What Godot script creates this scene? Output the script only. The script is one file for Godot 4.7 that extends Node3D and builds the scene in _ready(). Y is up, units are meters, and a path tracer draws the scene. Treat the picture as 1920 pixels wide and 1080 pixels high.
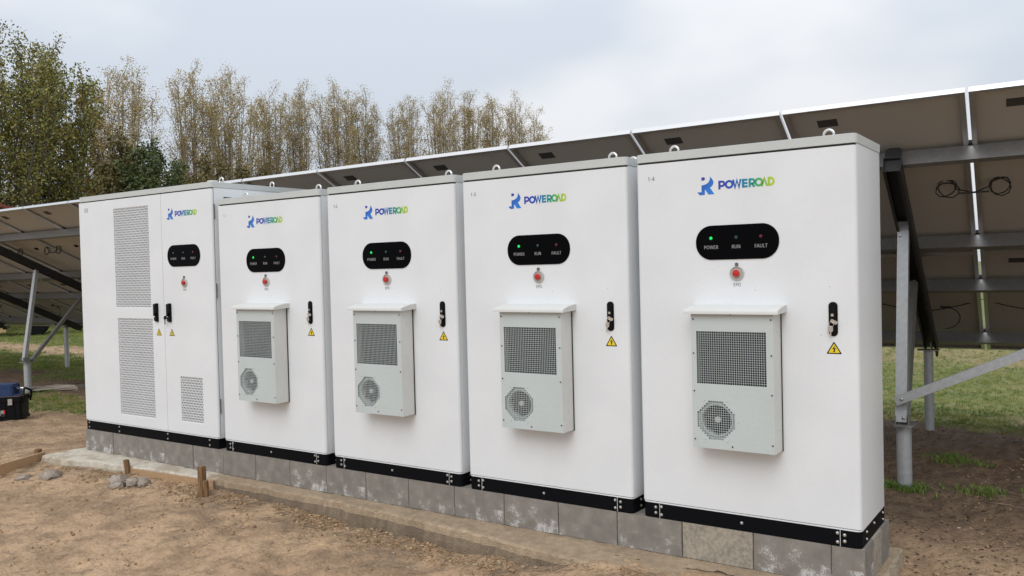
extends Node3D

# ------------------------------------------------------------------ mesh collector
class MB:
	var v := PackedVector3Array()
	var n := PackedVector3Array()
	var u := PackedVector2Array()
	var c := PackedColorArray()
	var ix := PackedInt32Array()
	var col := Color(1, 1, 1)

	func tri(a: Vector3, b: Vector3, d: Vector3, na: Vector3, nb: Vector3, nd: Vector3, ua := Vector2.ZERO, ub := Vector2.ZERO, ud := Vector2.ZERO):
		var s := v.size()
		v.append(a); v.append(b); v.append(d)
		n.append(na); n.append(nb); n.append(nd)
		u.append(ua); u.append(ub); u.append(ud)
		c.append(col); c.append(col); c.append(col)
		if (b - a).cross(d - a).dot(na + nb + nd) > 0.0:
			ix.append(s); ix.append(s + 2); ix.append(s + 1)
		else:
			ix.append(s); ix.append(s + 1); ix.append(s + 2)

	func quad(a: Vector3, b: Vector3, d: Vector3, e: Vector3, nn := Vector3.ZERO, u0 := Vector2(0, 0), u1 := Vector2(1, 0), u2 := Vector2(1, 1), u3 := Vector2(0, 1)):
		var m := nn
		if m == Vector3.ZERO:
			m = (b - a).cross(d - a).normalized()
		tri(a, b, d, m, m, m, u0, u1, u2)
		tri(a, d, e, m, m, m, u0, u2, u3)

	func quadn(a: Vector3, b: Vector3, d: Vector3, e: Vector3, na: Vector3, nb: Vector3, nd: Vector3, ne: Vector3):
		tri(a, b, d, na, nb, nd)
		tri(a, d, e, na, nd, ne)

	# box from its centre and size, turned by a basis
	func box(ce: Vector3, s: Vector3, bs := Basis.IDENTITY):
		var h := s * 0.5
		for ax in 3:
			for sg in [-1.0, 1.0]:
				var nl := Vector3.ZERO
				nl[ax] = sg
				var a1 := (ax + 1) % 3
				var a2 := (ax + 2) % 3
				var p := []
				for k in [[-1, -1], [1, -1], [1, 1], [-1, 1]]:
					var q := Vector3.ZERO
					q[ax] = sg * h[ax]
					q[a1] = k[0] * h[a1]
					q[a2] = k[1] * h[a2]
					p.append(ce + bs * q)
				var w: float = s[a1]
				var t: float = s[a2]
				quad(p[0], p[1], p[2], p[3], (bs * nl).normalized(), Vector2(0, 0), Vector2(w, 0), Vector2(w, t), Vector2(0, t))

	func bar(a: Vector3, b: Vector3, w: float, t: float, up := Vector3.UP):
		var d := (b - a)
		var l := d.length()
		d /= l
		var r := up.cross(d).normalized()
		var uu := d.cross(r).normalized()
		box((a + b) * 0.5, Vector3(w, t, l), Basis(r, uu, d))

	# C channel along a-b: web of height h facing "face", flanges of length f on the side away from it
	func channel(a: Vector3, b: Vector3, h: float, f: float, face: Vector3, th := 0.004):
		var d := (b - a).normalized()
		var fc := (face - d * face.dot(d)).normalized()
		var up := d.cross(fc).normalized()
		var l := a.distance_to(b)
		var bs := Basis(fc, up, fc.cross(up))
		var m := (a + b) * 0.5
		box(m, Vector3(th, h, l), bs)
		for s in [-1.0, 1.0]:
			box(m - fc * (f * 0.5 + th * 0.5) + up * s * (h * 0.5 - th * 0.5), Vector3(f, th, l - 0.001), bs)
			box(m - fc * (f + th) + up * s * (h * 0.5 - th - 0.008), Vector3(th, 0.016, l - 0.002), bs)

	func ring(p: Vector3, r: float, sides: int, x: Vector3, y: Vector3) -> PackedVector3Array:
		var o := PackedVector3Array()
		for k in sides:
			var t := TAU * k / sides
			o.append(p + (x * cos(t) + y * sin(t)) * r)
		return o

	func tube(pts: Array, rad: Array, sides := 8, closed := false, caps := true):
		var m := pts.size()
		var rings := []
		var px := Vector3.ZERO
		for i in m:
			var p: Vector3 = pts[i]
			var d: Vector3
			if closed:
				d = pts[(i + 1) % m] - pts[(i + m - 1) % m]
			else:
				d = pts[mini(i + 1, m - 1)] - pts[maxi(i - 1, 0)]
			d = d.normalized()
			if px == Vector3.ZERO:
				px = Vector3.UP.cross(d) if absf(d.y) < 0.9 else Vector3.RIGHT.cross(d)
			px = (px - d * px.dot(d)).normalized()
			var r: float = rad[i % rad.size()]
			rings.append([ring(p, r, sides, px, d.cross(px)), p])
		for i in (m if closed else m - 1):
			var A = rings[i]
			var B = rings[(i + 1) % m]
			for k in sides:
				var k2 := (k + 1) % sides
				quadn(A[0][k], A[0][k2], B[0][k2], B[0][k], (A[0][k] - A[1]).normalized(), (A[0][k2] - A[1]).normalized(), (B[0][k2] - B[1]).normalized(), (B[0][k] - B[1]).normalized())
		if caps and not closed:
			for e in [0, m - 1]:
				var R = rings[e]
				var nn: Vector3 = (pts[0] - pts[1]).normalized() if e == 0 else (pts[m - 1] - pts[m - 2]).normalized()
				for k in sides:
					tri(R[1], R[0][k], R[0][(k + 1) % sides], nn, nn, nn)

	# polygon in local xy pushed along local z
	func extrude(poly: PackedVector2Array, z0: float, z1: float, xf := Transform3D.IDENTITY, front := true, back := true):
		var p := poly
		if Geometry2D.is_polygon_clockwise(p):
			p.reverse()
		var m := p.size()
		var id := Geometry2D.triangulate_polygon(p)
		var fz := (xf.basis * Vector3(0, 0, 1)).normalized()
		for k in range(0, id.size(), 3):
			if front:
				tri(xf * Vector3(p[id[k]].x, p[id[k]].y, z1), xf * Vector3(p[id[k + 1]].x, p[id[k + 1]].y, z1), xf * Vector3(p[id[k + 2]].x, p[id[k + 2]].y, z1), fz, fz, fz, p[id[k]], p[id[k + 1]], p[id[k + 2]])
			if back:
				tri(xf * Vector3(p[id[k]].x, p[id[k]].y, z0), xf * Vector3(p[id[k + 1]].x, p[id[k + 1]].y, z0), xf * Vector3(p[id[k + 2]].x, p[id[k + 2]].y, z0), -fz, -fz, -fz, p[id[k]], p[id[k + 1]], p[id[k + 2]])
		var fn := []
		for i in m:
			var e := p[(i + 1) % m] - p[i]
			fn.append(Vector2(e.y, -e.x).normalized())
		for i in m:
			var j := (i + 1) % m
			var na: Vector2 = fn[i]
			var nb: Vector2 = fn[i]
			if fn[i].dot(fn[(i + m - 1) % m]) > 0.8:
				na = (fn[i] + fn[(i + m - 1) % m]).normalized()
			if fn[i].dot(fn[j]) > 0.8:
				nb = (fn[i] + fn[j]).normalized()
			var A := xf.basis * Vector3(na.x, na.y, 0)
			var B := xf.basis * Vector3(nb.x, nb.y, 0)
			quadn(xf * Vector3(p[i].x, p[i].y, z0), xf * Vector3(p[j].x, p[j].y, z0), xf * Vector3(p[j].x, p[j].y, z1), xf * Vector3(p[i].x, p[i].y, z1), A, B, B, A)

	# profile points (radius, height) turned round local z
	func lathe(prof: Array, xf := Transform3D.IDENTITY, sides := 16):
		for i in prof.size() - 1:
			var a: Vector2 = prof[i]
			var b: Vector2 = prof[i + 1]
			var e := b - a
			var nn := Vector2(e.y, -e.x).normalized()
			for k in sides:
				var t0 := TAU * k / sides
				var t1 := TAU * (k + 1) / sides
				var d0 := Vector3(cos(t0), sin(t0), 0)
				var d1 := Vector3(cos(t1), sin(t1), 0)
				var n0 := (xf.basis * (d0 * nn.x + Vector3(0, 0, nn.y))).normalized()
				var n1 := (xf.basis * (d1 * nn.x + Vector3(0, 0, nn.y))).normalized()
				quadn(xf * (d0 * a.x + Vector3(0, 0, a.y)), xf * (d1 * a.x + Vector3(0, 0, a.y)), xf * (d1 * b.x + Vector3(0, 0, b.y)), xf * (d0 * b.x + Vector3(0, 0, b.y)), n0, n1, n1, n0)

	func bake(xf: Transform3D):
		var nb := xf.basis.inverse().transposed()
		for i in v.size():
			v[i] = xf * v[i]
			n[i] = (nb * n[i]).normalized()
		return self

	func mesh() -> ArrayMesh:
		var a := []
		a.resize(Mesh.ARRAY_MAX)
		a[Mesh.ARRAY_VERTEX] = v
		a[Mesh.ARRAY_NORMAL] = n
		a[Mesh.ARRAY_TEX_UV] = u
		a[Mesh.ARRAY_COLOR] = c
		a[Mesh.ARRAY_INDEX] = ix
		var am := ArrayMesh.new()
		am.add_surface_from_arrays(Mesh.PRIMITIVE_TRIANGLES, a)
		return am

# ------------------------------------------------------------------ nodes
var used := {}
var M := {}
var rng := RandomNumberGenerator.new()
var nz := FastNoiseLite.new()
var nz2 := FastNoiseLite.new()

func numbered(called: String) -> String:
	if not used.has(called):
		used[called] = 0
		return called
	used[called] += 1
	return "%s_%03d" % [called, used[called]]

func tag(o: Node, label: String, category: String, group := "", kind := ""):
	if label: o.set_meta("label", label)
	if category: o.set_meta("category", category)
	if group: o.set_meta("group", group)
	if kind: o.set_meta("kind", kind)

func thing(called: String, at: Vector3, label: String, category: String, group := "", turn := 0.0) -> Node3D:
	var o := Node3D.new()
	o.name = numbered(called)
	add_child(o)
	o.position = at
	o.rotation.y = turn
	tag(o, label, category, group)
	return o

func part(parent: Node, called: String, b, m: Material) -> MeshInstance3D:
	var o := MeshInstance3D.new()
	o.name = numbered(called) if parent == self else called
	o.mesh = b.mesh() if b is MB else b
	o.material_override = m
	o.cast_shadow = GeometryInstance3D.SHADOW_CASTING_SETTING_ON
	parent.add_child(o, true)
	return o

func rrect(x0: float, y0: float, x1: float, y1: float, r: float, seg := 6, rtop := -1.0) -> PackedVector2Array:
	# r rounds the corners at y0, rtop those at y1
	var o := PackedVector2Array()
	var rt := r if rtop < 0.0 else rtop
	for q in [[x1, y0, -PI / 2, r, -1, 1], [x1, y1, 0.0, rt, -1, -1], [x0, y1, PI / 2, rt, 1, -1], [x0, y0, PI, r, 1, 1]]:
		var rr: float = q[3]
		if rr < 0.0005:
			o.append(Vector2(q[0], q[1]))
			continue
		for k in seg + 1:
			var t: float = q[2] + PI / 2 * k / seg
			o.append(Vector2(q[0] + q[4] * rr, q[1] + q[5] * rr) + Vector2(cos(t), sin(t)) * rr)
	return o

const UPRIGHT := Basis(Vector3(1, 0, 0), Vector3(0, 0, -1), Vector3(0, 1, 0))   # local z to world y

# ------------------------------------------------------------------ textures and materials
func noise_values(w: int, h: int, freq: float, oct: int, seed_: int, kind := FastNoiseLite.TYPE_SIMPLEX_SMOOTH) -> PackedByteArray:
	var f := FastNoiseLite.new()
	f.noise_type = kind
	f.seed = seed_
	f.frequency = freq
	f.fractal_octaves = oct
	var im := f.get_seamless_image(w, h)
	im.convert(Image.FORMAT_L8)
	return im.get_data()

func tex(im: Image) -> ImageTexture:
	return ImageTexture.create_from_image(im)

func grain(w: int, lo: float, hi: float, layers: Array) -> ImageTexture:
	# greys between lo and hi from layers of [frequency, octaves, weight, seed]
	var sums := PackedFloat32Array()
	sums.resize(w * w)
	var tot := 0.0
	for l in layers:
		var d := noise_values(w, w, l[0], l[1], l[3])
		for i in w * w:
			sums[i] += d[i] * l[2] / 255.0
		tot += l[2]
	var b := PackedByteArray()
	b.resize(w * w)
	for i in w * w:
		b[i] = clampi(int(255.0 * lerpf(lo, hi, clampf((sums[i] / tot - 0.5) * 1.6 + 0.5, 0, 1))), 0, 255)
	return tex(Image.create_from_data(w, w, false, Image.FORMAT_L8, b))

func bumps(w: int, freq: float, oct: int, seed_: int, strength: float) -> ImageTexture:
	var im := Image.create_from_data(w, w, false, Image.FORMAT_L8, noise_values(w, w, freq, oct, seed_))
	im.convert(Image.FORMAT_RGBA8)
	im.bump_map_to_normal_map(strength)
	return tex(im)

func mat(c: Color, rough := 0.6, metal := 0.0) -> StandardMaterial3D:
	var m := StandardMaterial3D.new()
	m.albedo_color = c
	m.roughness = rough
	m.metallic = metal
	return m

func lin(r: float, g: float, b: float) -> Color:
	return Color(r, g, b).linear_to_srgb()

func textured(m: StandardMaterial3D, al: Texture2D, scale: float, nm: Texture2D = null, ns := 1.0) -> StandardMaterial3D:
	m.uv1_triplanar = true
	m.uv1_scale = Vector3.ONE * scale
	if al: m.albedo_texture = al
	if nm:
		m.normal_enabled = true
		m.normal_texture = nm
		m.normal_scale = ns
	return m

func make_materials():
	var fine := grain(512, 0.86, 1.0, [[0.02, 3, 1.0, 3], [0.2, 2, 0.6, 4]])
	var strong := grain(512, 0.55, 1.0, [[0.012, 4, 1.0, 5], [0.25, 2, 0.7, 6]])
	var faint := grain(256, 0.975, 1.0, [[0.01, 3, 1.0, 8], [0.2, 2, 0.35, 9]])
	var mill := grain(512, 0.91, 1.0, [[0.02, 3, 1.0, 15], [0.3, 2, 0.4, 16]])
	var peel := bumps(256, 0.12, 2, 11, 2.0)
	var rough := bumps(512, 0.09, 4, 12, 6.0)
	M.white = textured(mat(lin(0.775, 0.8, 0.82), 0.4), faint, 0.7, peel, 0.03)
	M.lid = textured(mat(lin(0.56, 0.59, 0.58), 0.5), faint, 1.1, peel, 0.08)
	M.ac = textured(mat(lin(0.545, 0.6, 0.595), 0.5), faint, 1.1, peel, 0.08)
	M.hood = textured(mat(lin(0.66, 0.665, 0.64), 0.5), faint, 1.1, peel, 0.08)
	M.black = textured(mat(lin(0.006, 0.0065, 0.008), 0.5), null, 1.0, peel, 0.1)
	M.black.metallic_specular = 0.14
	M.gap = mat(lin(0.02, 0.02, 0.02), 0.9)
	M.gloss = mat(lin(0.003, 0.003, 0.0035), 0.06)
	M.gloss.metallic_specular = 0.12
	M.plastic = mat(lin(0.007, 0.007, 0.008), 0.38)
	M.plastic.metallic_specular = 0.25
	M.coil = textured(mat(lin(0.012, 0.026, 0.048), 0.6, 0.2), strong, 5.0)
	M.louvre = mat(lin(0.1, 0.1, 0.098), 0.7)
	M.zinc = textured(mat(lin(0.5, 0.52, 0.535), 0.4, 0.35), mill, 2.0, peel, 0.06)
	M.bolt = mat(lin(0.55, 0.55, 0.53), 0.3, 0.8)
	M.chrome = mat(lin(0.72, 0.71, 0.68), 0.22, 0.9)
	M.screw = mat(lin(0.06, 0.06, 0.06), 0.4, 0.5)
	M.red = mat(lin(0.5, 0.02, 0.015), 0.3)
	M.white_print = mat(lin(0.33, 0.33, 0.33), 0.5)
	M.grey_print = mat(lin(0.12, 0.12, 0.12), 0.6)
	M.faded_print = mat(lin(0.42, 0.42, 0.42), 0.6)
	M.yellow = mat(lin(0.82, 0.62, 0.02), 0.4)
	M.sign_black = mat(lin(0.012, 0.012, 0.01), 0.5)
	M.housing = mat(lin(0.48, 0.47, 0.44), 0.35)
	var pr := mat(Color.WHITE, 0.4)
	pr.vertex_color_use_as_albedo = true
	M.print = pr
	var gl := mat(lin(0.01, 0.5, 0.12), 0.3)
	gl.emission_enabled = true
	gl.emission = Color(0.05, 0.9, 0.3)
	gl.emission_energy_multiplier = 0.55
	M.led_on = gl
	M.led_off = mat(lin(0.012, 0.06, 0.05), 0.2)
	M.led_red = mat(lin(0.11, 0.008, 0.016), 0.2)
	M.steel = textured(mat(lin(0.36, 0.365, 0.365), 0.42, 0.75), mill, 2.0, peel, 0.06)
	M.blackpaint = textured(mat(lin(0.024, 0.025, 0.027), 0.5), null, 1.0, peel, 0.08)
	M.label = mat(lin(0.05, 0.05, 0.05), 0.6)
	M.alu = mat(lin(0.7, 0.705, 0.71), 0.33, 0.85)
	M.backsheet = textured(mat(lin(0.47, 0.455, 0.42), 0.6), faint, 0.4)
	M.cells = mat(lin(0.012, 0.016, 0.035), 0.15)
	M.cable = mat(lin(0.012, 0.012, 0.012), 0.5)
	M.concrete = textured(mat(Color.WHITE, 0.92), fine, 1.3, rough, 0.7)
	M.concrete.vertex_color_use_as_albedo = true
	M.wood = textured(mat(lin(0.36, 0.2, 0.09), 0.85), strong, 2.5, rough, 0.4)
	M.wood.uv1_scale = Vector3(9, 0.9, 9)
	M.newwood = textured(mat(lin(0.5, 0.32, 0.18), 0.85), fine, 2.5, rough, 0.4)
	M.newwood.uv1_scale = Vector3(1.2, 12, 12)
	M.stone = textured(mat(lin(0.47, 0.4, 0.33), 0.95), fine, 6.0, rough, 1.0)
	M.bark = textured(mat(lin(0.33, 0.275, 0.21), 0.95), null, 1.0)
	M.darkbark = textured(mat(lin(0.09, 0.075, 0.058), 0.95), null, 1.0)
	var lf := mat(Color.WHITE, 0.7)
	lf.vertex_color_use_as_albedo = true
	lf.cull_mode = BaseMaterial3D.CULL_DISABLED
	lf.backlight_enabled = true
	lf.backlight = Color(0.3, 0.3, 0.16)
	M.leaf = lf
	var so := mat(Color.WHITE, 0.97)
	so.vertex_color_use_as_albedo = true
	so.albedo_texture = grain(1024, 0.72, 1.0, [[0.008, 4, 0.7, 21], [0.05, 3, 0.9, 22], [0.2, 3, 1.0, 23]])
	so.uv1_scale = Vector3(0.45, 0.45, 0.45)
	so.normal_enabled = true
	so.normal_texture = bumps(1024, 0.05, 5, 24, 9.0)
	so.normal_scale = 0.6
	M.soil = so
	var cl := mat(Color.WHITE, 0.97)
	cl.vertex_color_use_as_albedo = true
	M.clod = cl
	M.blue = textured(mat(lin(0.025, 0.055, 0.15), 0.85), fine, 9.0, rough, 0.5)
	M.cyan = mat(lin(0.02, 0.3, 0.6), 0.6)
	M.boxlid = textured(mat(lin(0.16, 0.115, 0.1), 0.8), fine, 8.0)
	M.roof = textured(mat(lin(0.32, 0.075, 0.045), 0.85), strong, 1.0)
	M.cream = textured(mat(lin(0.62, 0.44, 0.24), 0.9), faint, 0.5)
	M.rust = textured(mat(lin(0.2, 0.1, 0.06), 0.85), strong, 2.0)
	# concrete blocks: grey or beige, with crusts of white salt
	M.blocks = []
	for k in 7:
		M.blocks.append(block_material(k))

func block_material(k: int) -> StandardMaterial3D:
	var w := 256
	var h := 128
	var a := noise_values(w, h, 0.011, 3, 100 + k)
	var b := noise_values(w, h, 0.05, 4, 200 + k)
	var f := noise_values(w, h, 0.4, 2, 300 + k)
	var im := Image.create(w, h, false, Image.FORMAT_RGB8)
	var g := noise_values(w, h, 0.16, 3, 400 + k)
	var base := Color(0.31, 0.28, 0.245)
	var dark := Color(0.185, 0.17, 0.153)
	var salt := Color(0.62, 0.615, 0.61)
	if k == 6:
		base = Color(0.42, 0.37, 0.295)
		dark = Color(0.25, 0.225, 0.19)
	var bar: float = [1.4, 0.87, 0.97, 0.91, 1.04, 1.12, 9.0][k]
	for y in h:
		# salt crusts reach up from the foot of the block
		var low := clampf((float(y) / h - 0.1) * 0.8, 0.0, 0.55)
		for x in w:
			var i := y * w + x
			var va := a[i] / 255.0
			var vb := b[i] / 255.0
			var vf := f[i] / 255.0
			var vg := g[i] / 255.0
			var c := dark.lerp(base, clampf(va * 0.7 + vf * 0.35 + vg * 0.3 - 0.2, 0, 1))
			if k == 6:
				c = dark.lerp(base, clampf(vb * 1.2 + va * 0.6 - 0.35 + (vf - 0.5) * 0.5, 0, 1))
				if vf < 0.2: c = c * 0.6
			else:
				var amount: float = va * 0.8 + vb * 0.35 + low * 0.6 - bar
				var grainy := clampf((vg * 1.2 + vf * 0.4 - 0.86 + amount * 1.4) * 2.6, 0, 1)
				c = c.lerp(salt, grainy * clampf(0.3 + amount * 2.2, 0, 0.8))
			im.set_pixel(x, y, Color(c.r, c.g, c.b).linear_to_srgb())
	var m := mat(Color.WHITE, 0.93)
	m.albedo_texture = tex(im)
	var bm := Image.create_from_data(w, h, false, Image.FORMAT_L8, f)
	bm.convert(Image.FORMAT_RGBA8)
	bm.bump_map_to_normal_map(3.0)
	m.normal_enabled = true
	m.normal_texture = tex(bm)
	m.normal_scale = 0.5
	return m

func make_sky() -> Sky:
	var w := 1024
	var h := 512
	var im := Image.create(w, h, false, Image.FORMAT_RGBF)
	var cn := FastNoiseLite.new()
	cn.seed = 5
	cn.noise_type = FastNoiseLite.TYPE_SIMPLEX_SMOOTH
	cn.frequency = 1.5
	cn.fractal_octaves = 5
	cn.fractal_gain = 0.45
	for y in h:
		var el := (0.5 - (y + 0.5) / h) * PI
		for x in w:
			var az := (x + 0.5) / w * TAU
			var d := Vector3(sin(az) * cos(el), sin(el), cos(az) * cos(el))
			var q := Vector3(d.x, maxf(d.y, 0.02) * 2.2, d.z)
			var k := clampf(cn.get_noise_3d(q.x + 3.0, q.y, q.z) * 1.2 + 0.55, 0, 1)
			k = smoothstep(0.2, 0.8, k)
			var up := clampf(d.y, 0, 1)
			var c := Color(0.55, 0.605, 0.68).lerp(Color(0.735, 0.75, 0.78), k)
			var g := 1.0 + 0.75 * up
			im.set_pixel(x, y, Color(c.r * g, c.g * g, c.b * g))
	var pm := PanoramaSkyMaterial.new()
	pm.panorama = tex(im)
	var s := Sky.new()
	s.sky_material = pm
	return s

# ------------------------------------------------------------------ ground
var EDGE := [[-6.02, 0.36], [-5.8, 0.355], [-4.9, 0.21], [-3.9, 0.135], [-2.5, 0.13], [-1.5, 0.2], [-1.07, 0.24], [-0.64, 0.3], [-0.27, 0.34], [1.2, 0.38]]
var BANK := [[-7.0, -0.27], [-6.0, -0.262], [-4.0, -0.27], [-2.8, -0.31], [-2.3, -0.335], [-1.3, -0.345], [-0.65, -0.29], [-0.25, -0.205], [0.2, -0.2], [1.1, -0.21], [1.5, -0.27], [2.2, -0.31]]

var prints := []

func make_prints():
	# boot prints of somebody walking along the slab and across the sand
	for path in [[Vector2(-6.6, 1.5), Vector2(0.4, 0.95)], [Vector2(-5.2, 2.4), Vector2(-1.2, 0.6)], [Vector2(-6.9, 0.9), Vector2(-4.4, 2.6)]]:
		var d: Vector2 = path[1] - path[0]
		var n := int(d.length() / 0.36)
		d = d.normalized()
		for k in n:
			var p: Vector2 = path[0] + d * (k * 0.36 + rng.randf_range(-0.05, 0.05)) + Vector2(-d.y, d.x) * (0.09 if k % 2 == 0 else -0.09)
			var a := d.rotated(rng.randf_range(-0.25, 0.25))
			prints.append([p.x, p.y, a.x, a.y])

func table(t: Array, x: float) -> float:
	if x <= t[0][0]: return t[0][1]
	for i in t.size() - 1:
		if x <= t[i + 1][0]:
			return lerpf(t[i][1], t[i + 1][1], (x - t[i][0]) / (t[i + 1][0] - t[i][0]))
	return t[t.size() - 1][1]

func slab_edge(x: float) -> float:
	return table(EDGE, x) + nz.get_noise_2d(x * 60.0, 7.0) * 0.02 + nz.get_noise_2d(x * 400.0, 3.0) * 0.008

func ground_y(x: float, z: float) -> float:
	var y := -0.325 + nz.get_noise_2d(x * 9.0, z * 9.0) * 0.035
	y -= 0.055 * smoothstep(-8.0, -11.5, x)
	var ze := table(EDGE, clampf(x, -6.0, 1.2))
	if z > -1.2 and z < 6.0:
		var dz := maxf(z - ze, 0.0)
		var w := exp(-dz / 0.55) * smoothstep(-0.9, 0.1, z)
		w *= smoothstep(-7.6, -6.2, x) * (1.0 - smoothstep(1.3, 2.4, x))
		y = lerpf(y, table(BANK, x) + nz.get_noise_2d(x * 45.0, z * 45.0) * 0.02, w)
	# ruffles and footprints
	var r := 1.0 + 0.7 * smoothstep(0.9, 1.4, x) * (1.0 - smoothstep(-5.0, -6.5, z))
	y += nz2.get_noise_2d(x * 30.0 + z * 12.0, z * 55.0 - x * 18.0) * 0.02 * r
	y += nz.get_noise_2d(x * 160.0, z * 160.0) * 0.013 * r
	y += absf(nz2.get_noise_2d(x * 420.0, z * 420.0)) * 0.014 * r
	if z > 0.3 and z < 3.0 and x < 1.0:
		for q in prints:
			var dx: float = x - q[0]
			var dz2: float = z - q[1]
			if dx * dx + dz2 * dz2 < 0.05:
				var a: float = dx * q[2] + dz2 * q[3]
				var b: float = -dx * q[3] + dz2 * q[2]
				var e := a * a / 0.0169 + b * b / 0.0026
				if e < 2.2:
					y += -0.013 * exp(-e * e * 1.2) + 0.006 * exp(-pow(e - 1.5, 2.0) * 6.0)
	# below the slab
	if x > -5.97 and x < 1.13 and z > -0.8 and z < ze - 0.05:
		if x < -0.5 or z < 0.12:
			y = minf(y, -0.3)
	return y

func green(x: float, z: float) -> float:
	# how much of the ground is grown over
	var j := nz.get_noise_2d(x * 14.0, z * 14.0) * 1.1 + nz2.get_noise_2d(x * 70.0, z * 70.0) * 0.45
	var g := smoothstep(-5.1, -6.2, z + j)
	if x < -7.0:
		var a := smoothstep(-1.35, -1.8, z + j * 0.35) * (1.0 - smoothstep(-2.2, -2.7, z + j * 0.3)) * 0.65
		g = maxf(smoothstep(-3.9, -4.7, z + j * 0.5), a)
		var p := smoothstep(-6.1, -6.7, z + j * 0.5) * (1.0 - smoothstep(-7.5, -8.2, z + j * 0.4))
		g *= 1.0 - 0.95 * p
	else:
		var p2 := smoothstep(-10.6, -11.6, z + j) * (1.0 - smoothstep(-13.4, -14.4, z + j))
		g *= 1.0 - 0.45 * p2
	return clampf(g + (nz2.get_noise_2d(x * 200.0, z * 200.0)) * 0.35 * g, 0, 1)

func ground_color(x: float, z: float) -> Color:
	var a := nz.get_noise_2d(x * 22.0 + 90.0, z * 22.0)
	var b := nz2.get_noise_2d(x * 110.0, z * 110.0)
	var f := nz.get_noise_2d(x * 420.0, z * 420.0 + 50.0)
	var sand := Color(0.57, 0.385, 0.235).lerp(Color(0.38, 0.252, 0.152), clampf(0.42 + a * 1.3 + b * 0.9, 0, 1))
	sand = sand.lerp(Color(0.24, 0.165, 0.108), clampf((f + b * 0.7 - 0.42) * 2.2, 0, 0.8))
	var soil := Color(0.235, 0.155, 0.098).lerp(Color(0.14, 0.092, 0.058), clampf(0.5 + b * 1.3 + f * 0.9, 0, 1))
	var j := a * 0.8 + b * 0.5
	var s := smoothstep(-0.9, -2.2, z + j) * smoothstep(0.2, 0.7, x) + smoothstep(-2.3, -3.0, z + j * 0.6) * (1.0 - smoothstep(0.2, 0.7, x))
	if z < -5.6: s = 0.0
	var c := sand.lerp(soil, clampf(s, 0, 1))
	# crumbs of darker earth thrown against the slab
	var ze := table(EDGE, clampf(x, -6.0, 1.2))
	if x > -6.3 and x < 1.6 and z > ze - 0.05 and z < ze + 0.5:
		var k := clampf(0.75 - (z - ze) * 1.8 + a * 1.2 + b * 0.9, 0, 1)
		c = c.lerp(Color(0.25, 0.18, 0.12), k * clampf(0.5 + f * 1.6, 0, 1) * 0.8)
	var mowed := Color(0.17, 0.215, 0.055).lerp(Color(0.29, 0.275, 0.105), clampf(0.45 + a * 0.9 + b * 0.8, 0, 1))
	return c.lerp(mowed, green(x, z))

func steps(l: Array) -> PackedFloat32Array:
	var o := PackedFloat32Array()
	for s in l:
		var x: float = s[0]
		while x < s[1] - s[2] * 0.3:
			o.append(x)
			x += s[2]
	o.append(l[l.size() - 1][1])
	return o

func build_ground():
	var xs := steps([[-420.0, -60.0, 40.0], [-60.0, -34.0, 2.0], [-34.0, -14.0, 0.35], [-14.0, -7.6, 0.1], [-7.6, 2.6, 0.028], [2.6, 5.0, 0.12], [5.0, 12.0, 0.7], [12.0, 420.0, 34.0]])
	var zs := steps([[-420.0, -60.0, 40.0], [-60.0, -22.0, 1.6], [-22.0, -12.0, 0.25], [-12.0, -4.0, 0.1], [-4.0, -1.0, 0.045], [-1.0, 2.6, 0.028], [2.6, 6.0, 0.15], [6.0, 12.0, 0.8], [12.0, 420.0, 34.0]])
	var nx := xs.size()
	var nzz := zs.size()
	var v := PackedVector3Array()
	var u := PackedVector2Array()
	var c := PackedColorArray()
	v.resize(nx * nzz)
	u.resize(nx * nzz)
	c.resize(nx * nzz)
	for j in nzz:
		var z := zs[j]
		for i in nx:
			var x := xs[i]
			var k := j * nx + i
			v[k] = Vector3(x, ground_y(x, z), z)
			u[k] = Vector2(x, z)
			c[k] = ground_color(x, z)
	var n := PackedVector3Array()
	n.resize(nx * nzz)
	for j in nzz:
		for i in nx:
			var a := v[j * nx + mini(i + 1, nx - 1)] - v[j * nx + maxi(i - 1, 0)]
			var b := v[mini(j + 1, nzz - 1) * nx + i] - v[maxi(j - 1, 0) * nx + i]
			n[j * nx + i] = b.cross(a).normalized()
	var ix := PackedInt32Array()
	ix.resize((nx - 1) * (nzz - 1) * 6)
	var t := 0
	for j in nzz - 1:
		for i in nx - 1:
			var p := j * nx + i
			ix[t] = p; ix[t + 1] = p + 1; ix[t + 2] = p + nx
			ix[t + 3] = p + 1; ix[t + 4] = p + nx + 1; ix[t + 5] = p + nx
			t += 6
	var ar := []
	ar.resize(Mesh.ARRAY_MAX)
	ar[Mesh.ARRAY_VERTEX] = v
	ar[Mesh.ARRAY_NORMAL] = n
	ar[Mesh.ARRAY_TEX_UV] = u
	ar[Mesh.ARRAY_COLOR] = c
	ar[Mesh.ARRAY_INDEX] = ix
	var am := ArrayMesh.new()
	am.add_surface_from_arrays(Mesh.PRIMITIVE_TRIANGLES, ar)
	var o := part(self, "ground", am, M.soil)
	tag(o, "bare sandy earth running into grass behind the solar array", "ground", "", "structure")

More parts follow.
